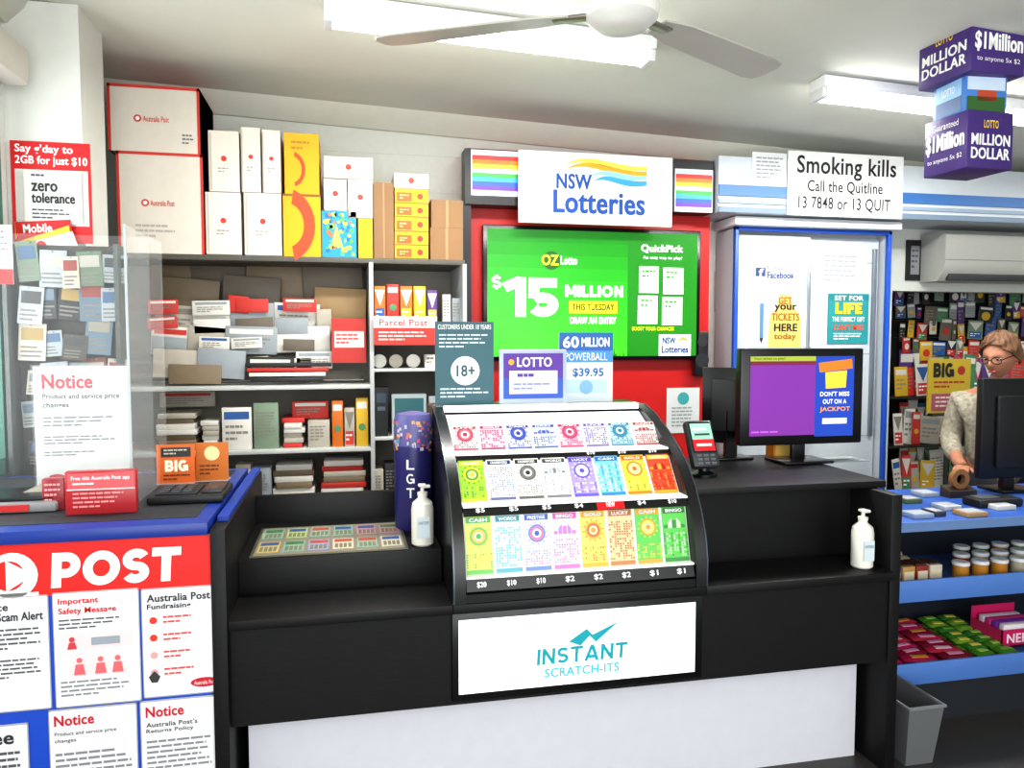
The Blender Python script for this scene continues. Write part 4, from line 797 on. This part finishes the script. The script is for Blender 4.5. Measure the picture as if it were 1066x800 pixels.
cols=['#d8b02c','#c8362c','#2f5f9f','#dedad2','#4a8a60','#b04a70','#9aa0a4','#5a3a7c','#b8b0a2','#2a2a2c','#6f6558']
for k,v in enumerate((412,462,510)):
    z=P(1000,v,Yk).z; u=932
    while u<1080:
        w=random.uniform(9,20)
        packet(u,v-34+random.uniform(-8,8),u+w-1,v,Yk+random.uniform(0,.05),random.choice(cols),name='magazine',cat='magazine',grp='magazines on the wall rack',dep=.006,style=random.choice([1,2,4,4,3]),zb=z+.002,rz=random.uniform(-.2,.2),rot=random.uniform(-.12,.12),lean=-.06)
        packet(u+4,v-44+random.uniform(-6,6),u+w+4,v,Yk+.1,random.choice(cols),name='magazine',cat='magazine',grp='magazines on the wall rack',dep=.006,style=random.choice([1,4]),zb=z+.001)
        u+=w*.85
hb=B()
for r_,v in enumerate((298,316,334,352)):
    u=930+r_*3
    while u<1078:
        w=random.uniform(6,15); a=P(u,v,Yk+.1)
        packet(u,v+random.uniform(-4,4),u+w-1,v+random.uniform(14,24),Yk+.1-.004*r_,random.choice(['#2a2a2c','#9aa0a4','#dedad2','#2f5f9f','#c8362c','#83967f','#2a2a2c','#4a8a60','#6f6558','#5a3a7c','#d8b02c']),name='hanging_stationery_pack',cat='stationery',grp='stationery packs hanging on hooks',dep=.008,style=random.choice([1,2,3,4]),rot=random.uniform(-.1,.1),rz=random.uniform(-.3,.3))
        hb.rod((a.x+.02,Yk+.08,a.z+.004),(a.x+.02,Yk+.2,a.z+.004),.002,m('#8a8a8a',.3,.7),6); u+=w*random.uniform(.9,1.3)
hb.make('display_hooks',parent=mr)
s=S(966,374,1010,430,4.2,m('#b8a030',.5),.01)
s.h('BIG',971,378,992,393,m('#202020',.5),.26).bars(972,397,1004,406,2,m('#a03020',.5)).r(970,410,1006,428,m('#985060',.5)).bars(974,413,1002,426,3,m('#d8c8c0',.5)).disc(1000,386,4,m('#a03020',.5)).make('magazine','yellow magazine with bold black title on front stand','magazine')
mz=P(988,430,4.2)
t=thing('magazine_stand','wire floor stand carrying a magazine','stand',(mz.x,4.2,0)); B((mz.x,4.215,0)).box(-.13,.13,-.02,.02,mz.z-.02,mz.z,m('#333333',.4)).rod((0,0,.02),(0,0,mz.z-.01),.012,m('#333333',.4)).make('post',parent=t); B((mz.x,4.215,0)).lathe([(.16,0),(.16,.02),(.02,.025)],0,0,m('#333333',.4)).make('foot',parent=t)
# ================= PERSON
def bake(o):
    dg=bpy.context.evaluated_depsgraph_get(); dg.update(); return bpy.data.meshes.new_from_object(o.evaluated_get(dg))
def skinmesh(chains,sub=2):
    vs=[];es=[];rs=[];idx={}
    for ch in chains:
        pr=None
        for (x,y,z,r) in ch:
            k=(round(x,4),round(y,4),round(z,4))
            if k not in idx: idx[k]=len(vs); vs.append((x,y,z)); rs.append(r)
            i=idx[k]
            if pr is not None and pr!=i: es.append((pr,i))
            pr=i
    me=bpy.data.meshes.new('s'); me.from_pydata(vs,es,[]); o=bpy.data.objects.new('s',me); bpy.context.collection.objects.link(o)
    md=o.modifiers.new('Skin','SKIN'); md.use_smooth_shade=True
    for i,r in enumerate(rs): me.skin_vertices[0].data[i].radius=(r,r)
    me.skin_vertices[0].data[0].use_root=True
    ss=o.modifiers.new('Sub','SUBSURF'); ss.levels=sub
    out=bake(o); bpy.data.objects.remove(o); return out
py_=3.45; HP=P(1043,370,py_); HZ=HP.z; HS=HZ-.24
ra=math.radians(-50); rotz=Mx.Rotation(ra,4,'Z')
pl=V((HP.x-.11*math.sin(ra)-.05,py_+.11*math.cos(ra),0))
pe=thing('person','person with short ginger-brown hair, glasses and pale patterned blouse, looking down','person',tuple(pl))
hc=V((0.03,-.13,HZ)); sk=m('#b37c62',.55)
torso=[(0,0,.78,.12),(0,0,.92,.12),(0,-.005,1.03,.13),(0,-.02,HS-.02,.11),(0.01,-.045,HS+.06,.055),(0.02,-.09,HS+.14,.05)]
def arm(s): return [(0,-.02,HS-.02,.11),(s*.16,-.01,HS-.02,.055),(s*.20,-.03,HS-.25,.042),(s*.13,-.24,HS-.33,.032),(s*.10,-.29,HS-.34,.026)]
def leg(s): return [(0,0,.78,.12),(s*.09,0,.72,.085),(s*.10,-.01,.42,.055),(s*.10,.02,.09,.035),(s*.10,-.04,.04,.035),(s*.105,-.13,.03,.025)]
body=skinmesh([torso,arm(1),arm(-1),leg(1),leg(-1)])
fingers=[]
for s in(1,-1):
    base=V((s*.10,-.29,HS-.34))
    for i in range(4):
        dx=(-.03+.02*i); l=[.055,.065,.068,.06][i]
        a=base+V((dx*.6,-.02,0)); b_=base+V((dx,-.07,-.005)); c_=b_+V((0,-l*.5,-.012)); d_=c_+V((0,-l*.3,-.028))
        fingers.append(skinmesh([[(*a,.014),(*b_,.011),(*c_,.0085),(*d_,.007)]],1))
    a=base+V((-s*.01,-.02,0)); b_=a+V((-s*.035,-.025,-.01)); c_=b_+V((-s*.008,-.03,-.012))
    fingers.append(skinmesh([[(*a,.014),(*b_,.010),(*c_,.008)]],1))
def headverts():
    nu,nv=40,28; vs=[];fs=[]
    for j in range(nv+1):
        ph=math.pi*j/nv
        for i in range(nu):
            th=2*math.pi*i/nu
            x=math.sin(ph)*math.sin(th); y=-math.sin(ph)*math.cos(th); z=math.cos(ph)
            X=x*.074;Y=y*.092;Z=z*.112
            if z<0:
                t=-z; X*=1-.35*t*t; Y=Y*(1-.15*t)-.018*t
            fr=max(0,-y)
            g=lambda cx,cz_,sx,sz:math.exp(-((X-cx)/sx)**2-((Z-cz_)/sz)**2)*fr
            Y-=.024*g(0,-.022,.012,.022)+.010*g(0,.0,.008,.03)
            Y+=.010*g(.03,.008,.016,.012)+.010*g(-.03,.008,.016,.012)
            Y-=.006*g(0,.03,.05,.012)+.006*g(0,-.058,.022,.008)+.008*g(0,-.092,.02,.015)
            vs.append((X,Y,Z))
    for j in range(nv):
        for i in range(nu):
            k=(i+1)%nu; fs.append((j*nu+i,j*nu+nu+i,j*nu+nu+k,j*nu+k))
    for s in(1,-1):
        n0=len(vs)
        for j in range(7):
            ph=math.pi*j/6
            for i in range(10):
                th=6.2832*i/10; vs.append((s*.078+.009*math.sin(ph)*math.cos(th),.012+.018*math.sin(ph)*math.sin(th),-.005+.032*math.cos(ph)))
        for j in range(6):
            for i in range(10): k=(i+1)%10; fs.append((n0+j*10+i,n0+j*10+10+i,n0+j*10+10+k,n0+j*10+k))
    return vs,fs
hM=Mx.Translation(hc)@Mx.Rotation(math.radians(-22),4,'Z')@Mx.Rotation(math.radians(18),4,'X')
def addme(b,me,mat): b.add([tuple(v.co) for v in me.vertices],[tuple(p.vertices) for p in me.polygons],mat)
b=B(pl); b.M=rotz; addme(b,body,sk)
for f in fingers: addme(b,f,sk)
b.M=rotz@hM; hv_,hf=headverts(); b.add(hv_,hf,sk)
ob=b.make('body',parent=pe)
rm=ob.modifiers.new('Remesh','REMESH'); rm.mode='VOXEL'; rm.voxel_size=.005; rm.use_smooth_shade=True
b=B(pl); b.M=rotz@hM
for s in(1,-1):
    vs=[];n=12
    for j in range(9):
        ph=math.pi*j/8
        for i in range(n): th=6.2832*i/n; vs.append((s*.03+.012*math.sin(ph)*math.cos(th),-.071+.011*math.sin(ph)*math.sin(th),.006+.007*math.cos(ph)))
    b.add(vs,[(j*n+i,j*n+n+i,j*n+n+(i+1)%n,j*n+(i+1)%n) for j in range(8) for i in range(n)],m('#d8d4d0',.2))
    b.box(s*.03-.005,s*.03+.005,-.0845,-.081,.0,.009,m('#3a3028',.2),.001)
b.make('eyes',parent=pe,label='eyes looking down')
b=B(pl); b.M=rotz@hM; b.pillow(0,-.096,-.058,.042,.012,.014,m('#a8504a',.4)); b.make('lips',parent=pe)
b=B(pl); b.M=rotz@hM; gm=m('#2a1a14',.3)
for s in(1,-1):
    for i in range(16):
        a0=6.2832*i/16;a1=6.2832*(i+1)/16; b.rod((s*.033+.025*math.cos(a0),-.1,.004+.018*math.sin(a0)),(s*.033+.025*math.cos(a1),-.1,.004+.018*math.sin(a1)),.0022,gm,6)
    b.rod((s*.058,-.1,.008),(s*.083,.01,.008),.0022,gm,6)
b.rod((-.01,-.102,.008),(.01,-.102,.008),.002,gm,6); b.make('glasses',parent=pe,label='thin dark-rimmed glasses')
b=B(pl); b.M=rotz@hM
nu,nv=64,24;vs=[];fs=[]
for j in range(nv+1):
    for i in range(nu):
        th=2*math.pi*i/nu; c=math.cos(th)
        zlow=-.5+1.1*max(0,c+.15)**.8/1.1
        zc_=1-(1-zlow)*j/nv; rr=math.sqrt(max(0,1-zc_*zc_))
        wv=1+.045*math.sin(th*9+j*.5)+.03*math.sin(th*21+j*.2)
        lift=.012*max(0,c)*math.sin(math.pi*j/nv)
        vs.append((math.sin(th)*rr*.092*wv,-c*rr*(.108*wv+lift)+.008,zc_*.128*(1+.03*math.sin(th*7))+.006))
for j in range(nv):
    for i in range(nu): k=(i+1)%nu; fs.append((j*nu+i,j*nu+nu+i,j*nu+nu+k,j*nu+k))
b.add(vs,fs,m('#6a4a32',.6,noise=.6,bump=.8,sc=70,st=(1,1,.25))); ho=b.make('hair',parent=pe,label='short ginger-brown hair')
sd=ho.modifiers.new('Solid','SOLIDIFY'); sd.thickness=.008
top=[[(0,0,.74,.15),(0,0,.92,.145),(0,-.005,1.03,.15),(0,-.02,HS-.02,.13),(0,-.035,HS+.03,.078)],
 [(0,-.02,HS-.02,.13),(.165,-.01,HS-.02,.072),(.205,-.03,HS-.24,.058),(.15,-.19,HS-.315,.045)],[(0,-.02,HS-.02,.13),(-.165,-.01,HS-.02,.072),(-.205,-.03,HS-.24,.058),(-.15,-.19,HS-.315,.045)]]
bm_=m('#9c9484',.7,noise=.9,bump=.3,sc=45)
b=B(pl); b.M=rotz; addme(b,skinmesh(top),bm_); b.make('blouse',parent=pe,label='pale cream patterned blouse')
leg2=[[(0,0,.80,.13),(s*.09,0,.72,.10),(s*.10,-.01,.42,.07),(s*.10,.02,.08,.055)] for s in(1,-1)]
b=B(pl); b.M=rotz; addme(b,skinmesh(leg2),m('#2a2c34',.8)); b.make('trousers',parent=pe,label='dark trousers')
for s in(1,-1):
    b=B(pl); b.M=rotz; b.box(s*.1-.045,s*.1+.045,-.18,.07,0,.07,m('#1c1a18',.5),.03); b.make('shoe',parent=pe,label='black shoe')
# ================= LIGHT, WORLD, CAMERA
def area(loc,rot,sx,sy,e,col=(1,1,1)):
    l=bpy.data.lights.new('a','AREA'); l.shape='RECTANGLE'; l.size=sx;l.size_y=sy;l.energy=e;l.color=col
    o=bpy.data.objects.new('daylight_and_fill',l); bpy.context.collection.objects.link(o); o.location=loc;o.rotation_euler=rot
area((.6,-1.1,1.5),(math.radians(90),0,0),3.6,2.4,105,(.97,.99,1))
area((XL-.2,2.3,1.7),(0,math.radians(-90),0),1.3,1.6,30,(.95,.98,1))
area((4.6,3.4,2.45),(0,0,0),1.2,.3,8,(1,.97,.92))  # added overhead fill lamp for the magazine rack, no fixture modelled
w=bpy.data.worlds.new('w'); bpy.context.scene.world=w; w.use_nodes=True
w.node_tree.nodes['Background'].inputs[0].default_value=(.93,.98,1,1); w.node_tree.nodes['Background'].inputs[1].default_value=.8
cam=bpy.data.cameras.new('cam'); co=bpy.data.objects.new('camera',cam); bpy.context.collection.objects.link(co)
cam.sensor_width=36; cam.lens=36*FP/1066; cam.clip_start=.02
co.matrix_world=Mx(((R.x,U.x,-F.x,C.x),(R.y,U.y,-F.y,C.y),(R.z,U.z,-F.z,C.z),(0,0,0,1)))
bpy.context.scene.camera=co
vs_=bpy.context.scene.view_settings; vs_.view_transform='Standard'; vs_.look='None'; vs_.exposure=0.32; vs_.gamma=.86
